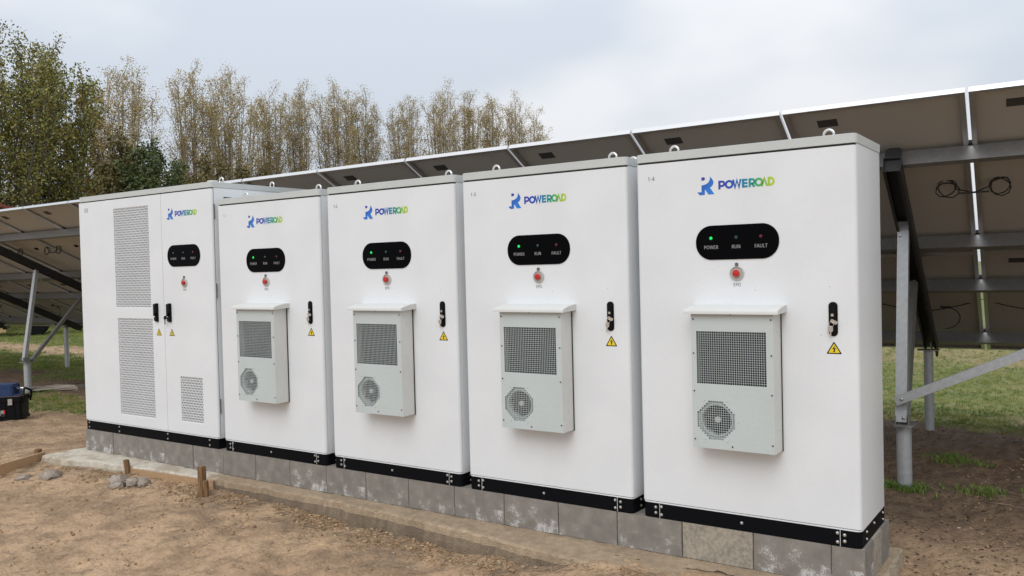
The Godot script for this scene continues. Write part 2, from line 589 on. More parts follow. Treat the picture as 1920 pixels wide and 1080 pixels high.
func build_slab():
	var b := MB.new()
	var x := -6.02
	var rows := []
	while x < 1.14:
		var e := slab_edge(x)
		var col := []
		var zz := [-0.75, -0.02, lerpf(-0.02, e, 0.2), lerpf(-0.02, e, 0.4), lerpf(-0.02, e, 0.6), lerpf(-0.02, e, 0.78), e - 0.02, e - 0.005, e, e + 0.004, e + 0.012, e + 0.02]
		var yy := [-0.2, -0.2, -0.2, -0.2, -0.2, -0.2, -0.2, -0.203, -0.212, -0.25, -0.3, -0.5]
		for k in 12:
			var w := nz.get_noise_2d(x * 300.0, k * 40.0) * 0.006 if k >= 6 else 0.0
			var y: float = yy[k] + nz.get_noise_2d(x * 90.0, zz[k] * 90.0) * 0.005
			var new_ := 1.0 - smoothstep(-4.05, -3.75, x + nz2.get_noise_2d(x * 120.0, zz[k] * 200.0) * 0.25)
			var dirt := clampf(0.5 + nz2.get_noise_2d(x * 45.0, zz[k] * 110.0) * 1.4 + nz.get_noise_2d(x * 300.0, zz[k] * 300.0) * 0.5, 0, 1)
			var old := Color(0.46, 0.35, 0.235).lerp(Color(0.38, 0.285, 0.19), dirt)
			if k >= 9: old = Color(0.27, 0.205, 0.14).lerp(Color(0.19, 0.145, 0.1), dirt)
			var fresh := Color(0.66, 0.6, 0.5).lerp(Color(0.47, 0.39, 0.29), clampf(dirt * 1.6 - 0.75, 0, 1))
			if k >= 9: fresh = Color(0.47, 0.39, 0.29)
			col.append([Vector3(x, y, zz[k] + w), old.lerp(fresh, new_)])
		rows.append(col)
		x += 0.02
	for i in rows.size() - 1:
		for k in 11:
			var A = rows[i][k]
			var B = rows[i + 1][k]
			var C = rows[i + 1][k + 1]
			var D = rows[i][k + 1]
			b.col = A[1]
			b.quad(A[0], D[0], C[0], B[0])
	# right end, broken along its edge
	b.col = Color(0.4, 0.33, 0.24)
	var z := -0.75
	var last := rows[rows.size() - 1] as Array
	var x1: float = last[0][0].x
	while z < 0.32:
		var z2 := z + 0.05
		var o0 := 0.012 + nz.get_noise_2d(z * 300.0, 9.0) * 0.035
		var o1 := 0.012 + nz.get_noise_2d(z2 * 300.0, 9.0) * 0.035
		b.quad(Vector3(x1 - 0.001, -0.2, z2), Vector3(x1 + o1, -0.205, z2), Vector3(x1 + o0, -0.205, z), Vector3(x1 - 0.001, -0.2, z))
		b.quad(Vector3(x1 + o1, -0.205, z2), Vector3(x1 + o1 + 0.02, -0.5, z2), Vector3(x1 + o0 + 0.02, -0.5, z), Vector3(x1 + o0, -0.205, z))
		z = z2
	# left end and back
	b.col = Color(0.42, 0.37, 0.29)
	b.quad(Vector3(-6.02, -0.2, -0.75), Vector3(-6.02, -0.5, -0.75), Vector3(-6.02, -0.5, 0.35), Vector3(-6.02, -0.2, 0.35))
	b.quad(Vector3(-6.02, -0.5, -0.75), Vector3(-6.02, -0.2, -0.75), Vector3(x1, -0.2, -0.75), Vector3(x1, -0.5, -0.75))
	var o := part(self, "concrete_slab", b, M.concrete)
	tag(o, "rough concrete foundation slab under the concrete blocks", "slab", "", "structure")

func build_blocks():
	var t := thing("block_base", Vector3(0, -0.198, 0), "low wall of grey concrete blocks stained with white salt under the cabinets", "wall")
	var ends := []
	for k in 13: ends.append(-3.852 + 0.4 * k)
	var xs := [-5.905, -5.452, -5.052, -4.652, -4.252]
	xs.append_array(ends)
	xs.append(1.108)
	var order := [2, 0, 5, 3, 2, 0, 4, 1, 5, 2, 4, 3, 1, 5, 2, 6, 3, 1, 0]
	order = [1, 4, 3, 5, 2, 0, 5, 1, 3, 2, 4, 3, 1, 5, 2, 6, 1, 3, 0]
	var deep := 0.2
	for k in xs.size() - 1:
		var x0: float = xs[k]
		var x1: float = xs[k + 1]
		if k > 0: x0 += 0.0022
		if k < xs.size() - 2: x1 -= 0.0022
		var zf := rng.randf_range(-0.004, 0.003)
		if k == xs.size() - 2: zf = 0.004
		var b := MB.new()
		block_shape(b, Vector3(x0, 0.001, -deep), Vector3(x1, 0.196, zf), 0)
		part(t, "block", b, M.blocks[order[k % order.size()]])
	# the short end of the base and its back
	var sides := [[-0.203, -0.4, 6], [-0.403, -0.6, 5]]
	for s in sides:
		for xx in [[0.9, 1.106], [-5.903, -5.7]]:
			var b2 := MB.new()
			block_shape(b2, Vector3(xx[0], 0.001, s[1]), Vector3(xx[1], 0.196, s[0]), 1)
			part(t, "block", b2, M.blocks[s[2]])
	for k in 13:
		var b3 := MB.new()
		block_shape(b3, Vector3(-5.69 + k * 0.506, 0.001, -0.6), Vector3(-5.69 + k * 0.506 + 0.5, 0.196, -0.405), 0)
		part(t, "block", b3, M.blocks[k % 6])

func block_shape(b: MB, lo: Vector3, hi: Vector3, long_axis: int):
	var e := 0.004
	var poly := PackedVector2Array([Vector2(lo.x + e, lo.z), Vector2(hi.x - e, lo.z), Vector2(hi.x, lo.z + e), Vector2(hi.x, hi.z - e), Vector2(hi.x - e, hi.z), Vector2(lo.x + e, hi.z), Vector2(lo.x, hi.z - e), Vector2(lo.x, lo.z + e)])
	for i in 8:
		var p := poly[i]
		var q := poly[(i + 1) % 8]
		var d := q - p
		var nn := Vector3(d.y, 0, -d.x).normalized()
		var w := d.length() / 0.4
		var u0 := 0.0
		if i == 3: u0 = 0.3
		b.quad(Vector3(p.x, lo.y, p.y), Vector3(q.x, lo.y, q.y), Vector3(q.x, hi.y, q.y), Vector3(p.x, hi.y, p.y), nn, Vector2(u0, 0.98), Vector2(u0 + w, 0.98), Vector2(u0 + w, 0.02), Vector2(u0, 0.02))
	for i in range(1, 7):
		b.quad(Vector3(poly[0].x, hi.y, poly[0].y), Vector3(poly[i].x, hi.y, poly[i].y), Vector3(poly[i + 1].x, hi.y, poly[i + 1].y), Vector3(poly[0].x, hi.y, poly[0].y), Vector3.UP, Vector2(0.1, 0.1), Vector2(0.6, 0.1), Vector2(0.6, 0.12), Vector2(0.1, 0.12))

# ------------------------------------------------------------------ the cabinets
func text_mesh(s: String, size: float, center := true) -> TextMesh:
	var f := SystemFont.new()
	f.font_names = PackedStringArray(["Droid Sans"])
	var t := TextMesh.new()
	t.text = s
	t.font = f
	t.font_size = 32
	t.pixel_size = size / 32.0
	t.depth = 0.0006
	t.curve_step = 2.0
	return t

func put_text(parent: Node, called: String, s: String, at: Vector3, size: float, m: Material):
	var o := part(parent, called, text_mesh(s, size), m)
	o.position = at
	return o

func eye_bolt(x: float, y: float, z: float) -> MB:
	var b := MB.new()
	var pts := []
	for k in 20:
		var t := TAU * k / 20
		pts.append(Vector3(x + cos(t) * 0.025, y + 0.026 + sin(t) * 0.025, z))
	b.tube(pts, [0.0068], 8, true)
	b.lathe([Vector2(0.018, 0.0), Vector2(0.018, 0.006), Vector2(0.010, 0.012), Vector2(0.0, 0.012)], Transform3D(UPRIGHT, Vector3(x, y, z)), 14)
	return b

func bolt_shape(at: Vector3, facing: Vector3, r := 0.0065) -> MB:
	var b := MB.new()
	var z := facing
	var x := Vector3.UP.cross(z).normalized()
	b.lathe([Vector2(r * 1.35, 0), Vector2(r * 1.35, 0.0015), Vector2(r * 0.95, 0.0022), Vector2(r * 0.9, 0.0062), Vector2(r * 0.55, 0.0075), Vector2(0, 0.0078)], Transform3D(Basis(x, z.cross(x), z), at), 8)
	return b

# letters of the logo as flat pieces; g maps a letter's x to its colour
func ramp(t: float) -> Color:
	var st := [[0.0, Color(0.045, 0.05, 0.4)], [0.22, Color(0.02, 0.075, 0.45)], [0.42, Color(0.008, 0.18, 0.42)], [0.6, Color(0.004, 0.31, 0.27)], [0.75, Color(0.09, 0.44, 0.1)], [0.88, Color(0.34, 0.56, 0.03)], [1.0, Color(0.5, 0.63, 0.03)]]
	for i in st.size() - 1:
		if t <= st[i + 1][0]:
			return st[i][1].lerp(st[i + 1][1], clampf((t - st[i][0]) / (st[i + 1][0] - st[i][0]), 0, 1))
	return st[6][1]

func stroke(b: MB, pts: Array, w: float, xf: Transform3D, x0: float, x1: float, closed := false):
	var m := pts.size()
	var L := []
	var R := []
	for i in m:
		var p: Vector2 = pts[i]
		var a: Vector2 = pts[(i + m - 1) % m] if (closed or i > 0) else p
		var d: Vector2 = pts[(i + 1) % m] if (closed or i < m - 1) else p
		var d0 := (p - a).normalized() if p != a else (d - p).normalized()
		var d1 := (d - p).normalized() if p != d else d0
		var n0 := Vector2(-d0.y, d0.x)
		var n1 := Vector2(-d1.y, d1.x)
		var mm := (n0 + n1).normalized()
		var k := w * 0.5 / maxf(0.45, mm.dot(n0))
		L.append(p + mm * k)
		R.append(p - mm * k)
	for i in (m if closed else m - 1):
		var j := (i + 1) % m
		b.col = ramp(((L[i].x + R[i].x + L[j].x + R[j].x) * 0.25 - x0) / (x1 - x0))
		var q := [R[i], R[j], L[j], L[i]]
		var w3 := []
		for e in q: w3.append(xf * Vector3(e.x, e.y, 0.0))
		b.quad(w3[0], w3[1], w3[2], w3[3], xf.basis.z)

func arc(cx: float, cy: float, rx: float, ry: float, a0: float, a1: float, seg: int) -> Array:
	var o := []
	for k in seg + 1:
		var t := deg_to_rad(lerpf(a0, a1, float(k) / seg))
		o.append(Vector2(cx + cos(t) * rx, cy + sin(t) * ry))
	return o

func lettering() -> MB:
	# 300 mm wide, 46 mm tall capitals, foot of the first letter at the origin
	var b := MB.new()
	var h := 0.046
	var w := 0.0115
	var e := w * 0.5
	var W := 0.3
	var I := Transform3D(Basis.IDENTITY, Vector3.ZERO)
	# first letter: stem and bowl
	stroke(b, [Vector2(e, 0), Vector2(e, h)], w, I, 0, W)
	stroke(b, [Vector2(w, h - e), Vector2(0.02, h - e)] + arc(0.021, h - e - 0.0115, 0.0115, 0.0115, 90, -90, 8) + [Vector2(w, h - e - 0.023)], w * 0.95, I, 0, W)
	stroke(b, arc(0.059, h / 2, 0.018, h / 2 - e, 0, 342, 19), w, I, 0, W, true)
	stroke(b, [Vector2(0.081, h), Vector2(0.091, 0.004), Vector2(0.1015, h - 0.004), Vector2(0.112, 0.004), Vector2(0.1215, h)], w * 0.95, I, 0, W)
	stroke(b, [Vector2(0.1285 + e, 0), Vector2(0.1285 + e, h)], w, I, 0, W)
	for y in [e, h / 2, h - e]:
		stroke(b, [Vector2(0.1285 + w, y), Vector2(0.1585, y)], w * 0.92, I, 0, W)
	stroke(b, [Vector2(0.164 + e, 0), Vector2(0.164 + e, h)], w, I, 0, W)
	stroke(b, [Vector2(0.164 + w, h - e), Vector2(0.183, h - e)] + arc(0.184, h - e - 0.011, 0.0105, 0.011, 90, -90, 8) + [Vector2(0.164 + w, h - e - 0.022)], w * 0.95, I, 0, W)
	stroke(b, [Vector2(0.181, 0.018), Vector2(0.1945, 0.0)], w, I, 0, W)
	stroke(b, arc(0.2175, h / 2, 0.0175, h / 2 - e, 0, 342, 19), w, I, 0, W, true)
	stroke(b, [Vector2(0.2335, 0), Vector2(0.2465, h - 0.006), Vector2(0.2605, 0)], w * 0.9, I, 0, W)
	stroke(b, [Vector2(0.264 + e, 0), Vector2(0.264 + e, h)], w, I, 0, W)
	stroke(b, [Vector2(0.264 + w, h - e), Vector2(0.279, h - e)] + arc(0.279, h / 2, 0.0155, h / 2 - e, 90, -90, 12) + [Vector2(0.264 + w, e)], w, I, 0, W)
	return b

func logo_mark() -> MB:
	var b := MB.new()
	var P := [[420, 145], [462, 195], [490, 245], [484, 295], [452, 345], [412, 368], [505, 505], [380, 512], [304, 408], [297, 517], [195, 527], [135, 466], [230, 463], [230, 322], [285, 314], [335, 296], [378, 265], [405, 225], [416, 185]]
	var poly := PackedVector2Array()
	var f := 0.1 / 385.0
	for p in P:
		poly.append(Vector2((p[0] - 135) * f, (525 - p[1] - (p[0] - 135) * 0.05) * f))
	var id := Geometry2D.triangulate_polygon(poly)
	for k in range(0, id.size(), 3):
		var mid := (poly[id[k]] + poly[id[k + 1]] + poly[id[k + 2]]) / 3.0
		var t := clampf((mid.x / 0.096 * 0.7 + (1.0 - mid.y / 0.1) * 0.6 - 0.35), 0, 1)
		b.col = Color(0.02, 0.07, 0.42).lerp(Color(0.025, 0.27, 0.78), t)
		b.tri(Vector3(poly[id[k]].x, poly[id[k]].y, 0), Vector3(poly[id[k + 1]].x, poly[id[k + 1]].y, 0), Vector3(poly[id[k + 2]].x, poly[id[k + 2]].y, 0), Vector3.BACK, Vector3.BACK, Vector3.BACK)
	b.col = Color(0.035, 0.055, 0.36)
	var d := PackedVector2Array([Vector2(0.0247, 0.0775), Vector2(0.037, 0.0775), Vector2(0.042, 0.0795), Vector2(0.0455, 0.086), Vector2(0.0435, 0.092), Vector2(0.039, 0.0945), Vector2(0.0247, 0.0945)])
	for k in range(1, 6):
		b.tri(Vector3(d[0].x, d[0].y, 0), Vector3(d[k].x, d[k].y, 0), Vector3(d[k + 1].x, d[k + 1].y, 0), Vector3.BACK, Vector3.BACK, Vector3.BACK)
	return b

func add_logo(t: Node3D, x: float, y: float, z: float):
	var a := part(t, "logo_mark", logo_mark(), M.print)
	a.position = Vector3(x, y - 0.028, z + 0.001)
	var c := part(t, "logo_lettering", lettering(), M.print)
	c.position = Vector3(x + 0.119, y - 0.005, z + 0.001)

func add_display(t: Node3D, x: float, y: float, z: float, live: bool):
	var b := MB.new()
	b.extrude(rrect(-0.2245, -0.0915, 0.2245, 0.0915, 0.088, 14), 0.0, 0.004)
	var p := part(t, "display_panel", b, M.gloss)
	p.position = Vector3(x, y, z)
	var cs := [[-0.139, M.led_on if live else M.led_off, "POWER"], [-0.001, M.led_off, "RUN"], [0.131, M.led_red, "FAULT"]]
	for q in cs:
		var l := MB.new()
		l.lathe([Vector2(0.0085, 0), Vector2(0.0085, 0.002), Vector2(0.006, 0.0042), Vector2(0, 0.005)], Transform3D(Basis.IDENTITY, Vector3(q[0], 0.024, 0.004)), 14)
		part(p, "indicator_light", l, q[1])
		put_text(p, "lettering", q[2], Vector3(q[0], -0.025, 0.0046), 0.0245, M.white_print)

func add_stop_button(t: Node3D, x: float, y: float, z: float):
	var b := MB.new()
	b.lathe([Vector2(0.039, 0), Vector2(0.039, 0.006), Vector2(0.036, 0.009), Vector2(0.033, 0.009), Vector2(0.029, 0.003), Vector2(0.0, 0.003)], Transform3D.IDENTITY, 28)
	var p := part(t, "emergency_button", b, M.housing)
	p.position = Vector3(x, y, z)
	var r := MB.new()
	r.lathe([Vector2(0.013, 0.003), Vector2(0.013, 0.012), Vector2(0.0185, 0.014), Vector2(0.019, 0.02), Vector2(0.016, 0.024), Vector2(0.0, 0.026)], Transform3D.IDENTITY, 20)
	part(p, "push_button", r, M.red)
	var k := MB.new()
	k.extrude(rrect(-0.0075, 0.036, 0.0075, 0.056, 0.006, 4), 0.0, 0.01)
	part(p, "cover_latch", k, M.grey_print)
	put_text(p, "lettering", "EPO", Vector3(0, -0.061, 0.0006), 0.023, M.grey_print)

func add_warning(t: Node3D, x: float, y: float, z: float, s := 0.076):
	# triangle with its lower edge at y
	var h := s * 0.83
	var tri := func(k: float) -> PackedVector2Array:
		var ce := Vector2(0, h * 0.34)
		var o := PackedVector2Array()
		for c in [[Vector2(-s / 2, 0), 0.0], [Vector2(s / 2, 0), 0.0], [Vector2(0, h), 0.0]]:
			var p: Vector2 = c[0]
			var others := []
			for d in [Vector2(-s / 2, 0), Vector2(s / 2, 0), Vector2(0, h)]:
				if d != p: others.append((d - p).normalized())
			var r := 0.006
			var a: Vector2 = p + others[0] * r
			var e: Vector2 = p + others[1] * r
			var m := (a + e) * 0.5 * 0.6 + p * 0.4
			var l := [a, m, e]
			if p.x >= 0 and p.y == 0: l = [a, m, e]
			for q in l: o.append(ce + (q - ce) * k)
		return Geometry2D.convex_hull(o).slice(0, -1)
	var b := MB.new()
	b.extrude(tri.call(1.0), 0.0, 0.0006)
	var p := part(t, "warning_sign", b, M.sign_black)
	p.position = Vector3(x, y, z)
	var yl := MB.new()
	yl.extrude(tri.call(0.74), 0.0006, 0.001)
	part(p, "yellow_field", yl, M.yellow)
	var f := MB.new()
	var q := h
	f.extrude(PackedVector2Array([Vector2(0.006, 0.68 * q), Vector2(-0.01, 0.38 * q), Vector2(-0.0005, 0.40 * q), Vector2(-0.003, 0.24 * q), Vector2(-0.0075, 0.25 * q), Vector2(-0.0005, 0.13 * q), Vector2(0.007, 0.24 * q), Vector2(0.002, 0.25 * q), Vector2(0.0095, 0.47 * q), Vector2(0.001, 0.45 * q)]), 0.001, 0.0014)
	part(p, "flash_symbol", f, M.sign_black)

func key_shape(b: MB, at: Vector3, turn: float, len := 0.03):
	var bs := Basis(Vector3.BACK, turn)
	var xf := Transform3D(bs, at)
	b.extrude(rrect(-0.012, -0.028, 0.012, 0.0, 0.006, 4), 0.0, 0.0025, xf)
	b.extrude(PackedVector2Array([Vector2(-0.004, -0.027), Vector2(0.004, -0.027), Vector2(0.004, -0.034), Vector2(0.002, -0.038), Vector2(0.004, -0.044), Vector2(0.002, -0.05), Vector2(0, -0.028 - len), Vector2(-0.004, -0.026 - len)]), 0.0, 0.002, xf)

func add_lock(t: Node3D, x: float, y: float, z: float, hang: float):
	# recessed swing handle with a key and its twin hanging from it
	var b := MB.new()
	b.extrude(rrect(-0.0215, -0.085, 0.0215, 0.085, 0.0205, 8), 0.0, 0.005)
	b.extrude(rrect(-0.014, -0.075, 0.014, 0.062, 0.0135, 8), 0.005, 0.011)
	var p := part(t, "door_lock", b, M.plastic)
	p.position = Vector3(x, y, z)
	var k := MB.new()
	k.lathe([Vector2(0.0075, 0.011), Vector2(0.0075, 0.014), Vector2(0, 0.014)], Transform3D(Basis.IDENTITY, Vector3(-0.002, 0.02, 0)), 14)
	part(p, "key_cylinder", k, M.chrome)
	var w := MB.new()
	w.extrude(rrect(-0.013, -0.010, 0.022, 0.008, 0.007, 4), 0.014, 0.018, Transform3D(Basis(Vector3.BACK, -0.45), Vector3(0.004, -0.01, 0.006)))
	w.box(Vector3(-0.001, -0.006, 0.018), Vector3(0.007, 0.009, 0.018))
	part(p, "key", w, M.chrome)
	var g := MB.new()
	var pts := []
	for i in 16:
		var a := TAU * i / 16
		pts.append(Vector3(-0.004 + cos(a) * 0.011, -0.025 + sin(a) * 0.012, 0.024))
	g.tube(pts, [0.0011], 5, true)
	key_shape(g, Vector3(-0.009, -0.034, 0.022), hang)
	part(p, "hanging_key", g, M.chrome)

func grid_cells(rows: int, cols: int, open: Callable) -> Array:
	var o := []
	for r in rows:
		var l := []
		for k in cols: l.append(open.call(r, k))
		o.append(l)
	return o

func add_cooling_unit(t: Node3D, x: float, y: float):
	# x, y: lower left corner of the box on the door
	var w := 0.437
	var h := 0.716
	var dp := 0.125
	var b := MB.new()
	# sides, top, bottom of the box; the front is a sheet of its own
	b.box(Vector3(0.0015, h / 2, dp / 2), Vector3(0.003, h, dp - 0.002))
	b.box(Vector3(w - 0.0015, h / 2, dp / 2), Vector3(0.003, h, dp - 0.002))
	b.box(Vector3(w / 2, 0.0015, dp / 2), Vector3(w - 0.006, 0.003, dp - 0.002))
	b.box(Vector3(w / 2, h - 0.0015, dp / 2), Vector3(w - 0.006, 0.003, dp - 0.002))
	var p := part(t, "cooling_unit", b, M.hood)
	p.position = Vector3(x, y, 0.001)
	# gasket round the back
	var ga := MB.new()
	ga.box(Vector3(w / 2, h / 2, 0.004), Vector3(w + 0.008, h + 0.006, 0.006))
	part(p, "gasket", ga, M.gap)
	# front sheet with a square mesh and a stepped round mesh cut into it
	var f := MB.new()
	var gx := 0.028
	var gy := 0.341
	var gc := 31
	var gr := 23
	var pt := 0.01195
	var fc := Vector2(0.128, 0.15)
	var fn := 17
	var fx := fc.x - fn * pt * 0.5
	var fy := fc.y - fn * pt * 0.5
	var th := 0.002
	var zc := dp - th * 0.5
	var rect := func(x0: float, y0: float, x1: float, y1: float):
		f.box(Vector3((x0 + x1) / 2, (y0 + y1) / 2, zc), Vector3(x1 - x0, y1 - y0, th))
	rect.call(0.0, 0.0, w, fy)
	rect.call(0.0, fy + fn * pt, w, gy)
	rect.call(0.0, gy + gr * pt, w, h)
	rect.call(0.0, gy, gx, gy + gr * pt)
	rect.call(gx + gc * pt, gy, w, gy + gr * pt)
	rect.call(0.0, fy, fx, fy + fn * pt)
	rect.call(fx + fn * pt, fy, w, fy + fn * pt)
	for r in fn:
		for k in fn:
			var ax := absf(k - (fn - 1) * 0.5)
			var ay := absf(r - (fn - 1) * 0.5)
			if ax + ay > fn * 0.5 + 3.0:
				rect.call(fx + k * pt, fy + r * pt, fx + (k + 1) * pt, fy + (r + 1) * pt)
	part(p, "front_sheet", f, M.ac)
	var g := MB.new()
	var wr := 0.0017
	for k in range(1, gc):
		g.box(Vector3(gx + k * pt, gy + gr * pt * 0.5, zc - 0.0002), Vector3(wr, gr * pt, th * 0.8))
	for k in range(1, gr):
		g.box(Vector3(gx + gc * pt * 0.5, gy + k * pt, zc - 0.0004), Vector3(gc * pt, wr, th * 0.8))
	part(p, "intake_mesh", g, M.ac)
	var g2 := MB.new()
	for k in range(1, fn):
		g2.box(Vector3(fx + k * pt, fc.y, zc - 0.0002), Vector3(wr, fn * pt, th * 0.8))
		g2.box(Vector3(fc.x, fy + k * pt, zc - 0.0004), Vector3(fn * pt, wr, th * 0.8))
	part(p, "fan_mesh", g2, M.ac)
	# finned coil behind the mesh
	var co := MB.new()
	co.box(Vector3(gx + gc * pt * 0.5, gy + gr * pt * 0.5, dp - 0.085), Vector3(gc * pt + 0.02, gr * pt + 0.02, 0.02))
	for k in 40:
		co.box(Vector3(gx + (k + 0.5) * gc * pt / 40, gy + gr * pt * 0.5, dp - 0.06), Vector3(0.0016, gr * pt + 0.02, 0.03))
	part(p, "coil", co, M.coil)
	# fan
	var sh := MB.new()
	sh.lathe([Vector2(0.128, 0.004), Vector2(0.092, 0.004), Vector2(0.087, 0.012), Vector2(0.082, 0.013), Vector2(0.079, 0.006), Vector2(0.079, -0.045)], Transform3D(Basis.IDENTITY, Vector3(fc.x, fc.y, dp - 0.022)), 36)
	part(p, "fan_shroud", sh, M.ac)
	var fa := MB.new()
	fa.lathe([Vector2(0.017, -0.02), Vector2(0.017, 0.0), Vector2(0.012, 0.003), Vector2(0, 0.0035)], Transform3D(Basis.IDENTITY, Vector3(fc.x, fc.y, dp - 0.024)), 20)
	part(p, "fan_hub", fa, M.lid)
	for k in 7:
		var bl := MB.new()
		var a := TAU * k / 7
		var bs := Basis(Vector3.BACK, a) * Basis(Vector3.RIGHT, 0.6)
		bl.box(Vector3(fc.x, fc.y, dp - 0.04) + Basis(Vector3.BACK, a) * Vector3(0.046, 0, 0), Vector3(0.062, 0.042, 0.0015), bs)
		part(p, "fan_blade", bl, M.plastic)
	var bk := MB.new()
	bk.box(Vector3(fc.x, fc.y, dp - 0.07), Vector3(0.2, 0.2, 0.004))
	part(p, "fan_backing", bk, M.gap)
	for q in [[0.012, 0.68], [0.425, 0.68], [0.012, 0.5], [0.425, 0.5], [0.012, 0.3], [0.425, 0.3], [0.012, 0.045], [0.425, 0.045], [0.215, 0.706], [0.215, 0.02]]:
		part(p, "screw", bolt_shape(Vector3(q[0], q[1], dp), Vector3.BACK, 0.0032), M.screw)
	for q in [[0.068, 0.255], [0.19, 0.255], [0.068, 0.048], [0.19, 0.048], [0.248, 0.15]]:
		part(p, "screw", bolt_shape(Vector3(q[0], q[1], dp), Vector3.BACK, 0.0022), M.lid)
	for q in [[0.62, 0.07], [0.4, 0.085], [0.12, 0.07]]:
		part(p, "screw", bolt_shape(Vector3(w, q[0], q[1]), Vector3.RIGHT, 0.0022), M.lid)
	# rain hood with a rounded front
	var hd := MB.new()
	var prof := PackedVector2Array([Vector2(0.0, h + 0.034), Vector2(0.03, h + 0.033), Vector2(0.09, h + 0.025), Vector2(0.14, h + 0.014), Vector2(0.149, h + 0.01), Vector2(0.152, h + 0.004), Vector2(0.152, h - 0.008), Vector2(0.0, h - 0.002)])
	var xf := Transform3D(Basis(Vector3(0, 0, 1), Vector3(0, 1, 0), Vector3(-1, 0, 0)), Vector3.ZERO)
	hd.extrude(prof, -(w + 0.031), 0.031, xf)
	part(p, "rain_hood", hd, M.hood)

func base_bolts(t: Node3D, w: float, d: float, set_: Array):
	for q in set_:
		part(t, "base_bolt", bolt_shape(Vector3(q[0], q[1], 0.0015), Vector3.BACK), M.bolt)
	for z in [-0.1, -d * 0.5, -d + 0.06]:
		for y in [0.026, 0.062]:
			if z == -d * 0.5 and y < 0.05: continue
			part(t, "base_bolt", bolt_shape(Vector3(w + 0.0005, y, z), Vector3.RIGHT), M.bolt)

func make_battery_cabinet() -> Node3D:
	# origin: lower left front corner; 1.18 wide
	var t := Node3D.new()
	var w := 1.178
	var d := 0.55
	var top := 2.041
	var up := Transform3D(UPRIGHT, Vector3.ZERO)
	var r := 0.03
	var b := MB.new()
	b.extrude(rrect(0.001, 0.002, w - 0.001, d, r, 7, 0.004), 0.0, 0.083, up)
	part(t, "base_frame", b, M.black)
	for x in [0.102, w - 0.102]:
		b = MB.new()
		b.box(Vector3(x, 0.0415, -0.0015), Vector3(0.003, 0.082, 0.002))
		part(t, "base_joint", b, M.lid)
	b = MB.new()
	b.extrude(rrect(0.0, 0.001, w, d, r, 7, 0.004), 0.0835, 0.0905, up)
	b.extrude(rrect(0.0, 0.028, w, d, 0.002, 3, 0.004), 0.0905, 1.996, up)
	part(t, "housing", b, M.white)
	b = MB.new()
	b.extrude(rrect(0.006, 0.02, w - 0.006, 0.03, 0.001, 2), 0.091, 1.994, up)
	part(t, "door_seal", b, M.gap)
	b = MB.new()
	b.extrude(rrect(0.0, 0.0, w, 0.0235, 0.0225, 8, 0.001), 0.0945, 1.986, up)
	var door := part(t, "door", b, M.white)
	for q in [[1.0, 1.2], [0.92, 1.05], [0.965, 1.295], [0.59, 1.28], [0.61, 1.12]]:
		b = MB.new()
		b.lathe([Vector2(0.0022, 0), Vector2(0.001, 0.0006), Vector2(0, 0.0007)], Transform3D(Basis.IDENTITY, Vector3(q[0] + 0.08, q[1], 0.0)), 6)
		part(door, "paint_chip", b, M.grey_print)
	b = MB.new()
	b.extrude(rrect(-0.003, -0.003, w + 0.003, d + 0.003, r, 7, 0.006), 1.997, top, up)
	b.extrude(rrect(0.001, 0.001, w - 0.001, d - 0.001, r, 7, 0.006), top, top + 0.003, up)
	part(t, "lid", b, M.lid)
	for q in [[0.165, -0.16], [w - 0.165, -0.16], [0.165, -d + 0.12], [w - 0.165, -d + 0.12]]:
		part(t, "lifting_eye", eye_bolt(q[0], top + 0.002, q[1]), M.chrome)
	var bs := [[0.575, 0.043]]
	for s in [[0.09, 1.0], [w - 0.09, -1.0]]:
		for y in [0.021, 0.066]:
			bs.append([s[0] - 0.01 * s[1], y + (0.008 if y < 0.04 else -0.006)])
			bs.append([s[0] + 0.024 * s[1], y])
	base_bolts(t, w, d, bs)
	add_logo(t, 0.362, 1.822, 0.0)
	add_cooling_unit(t, 0.363, 0.453)
	return t

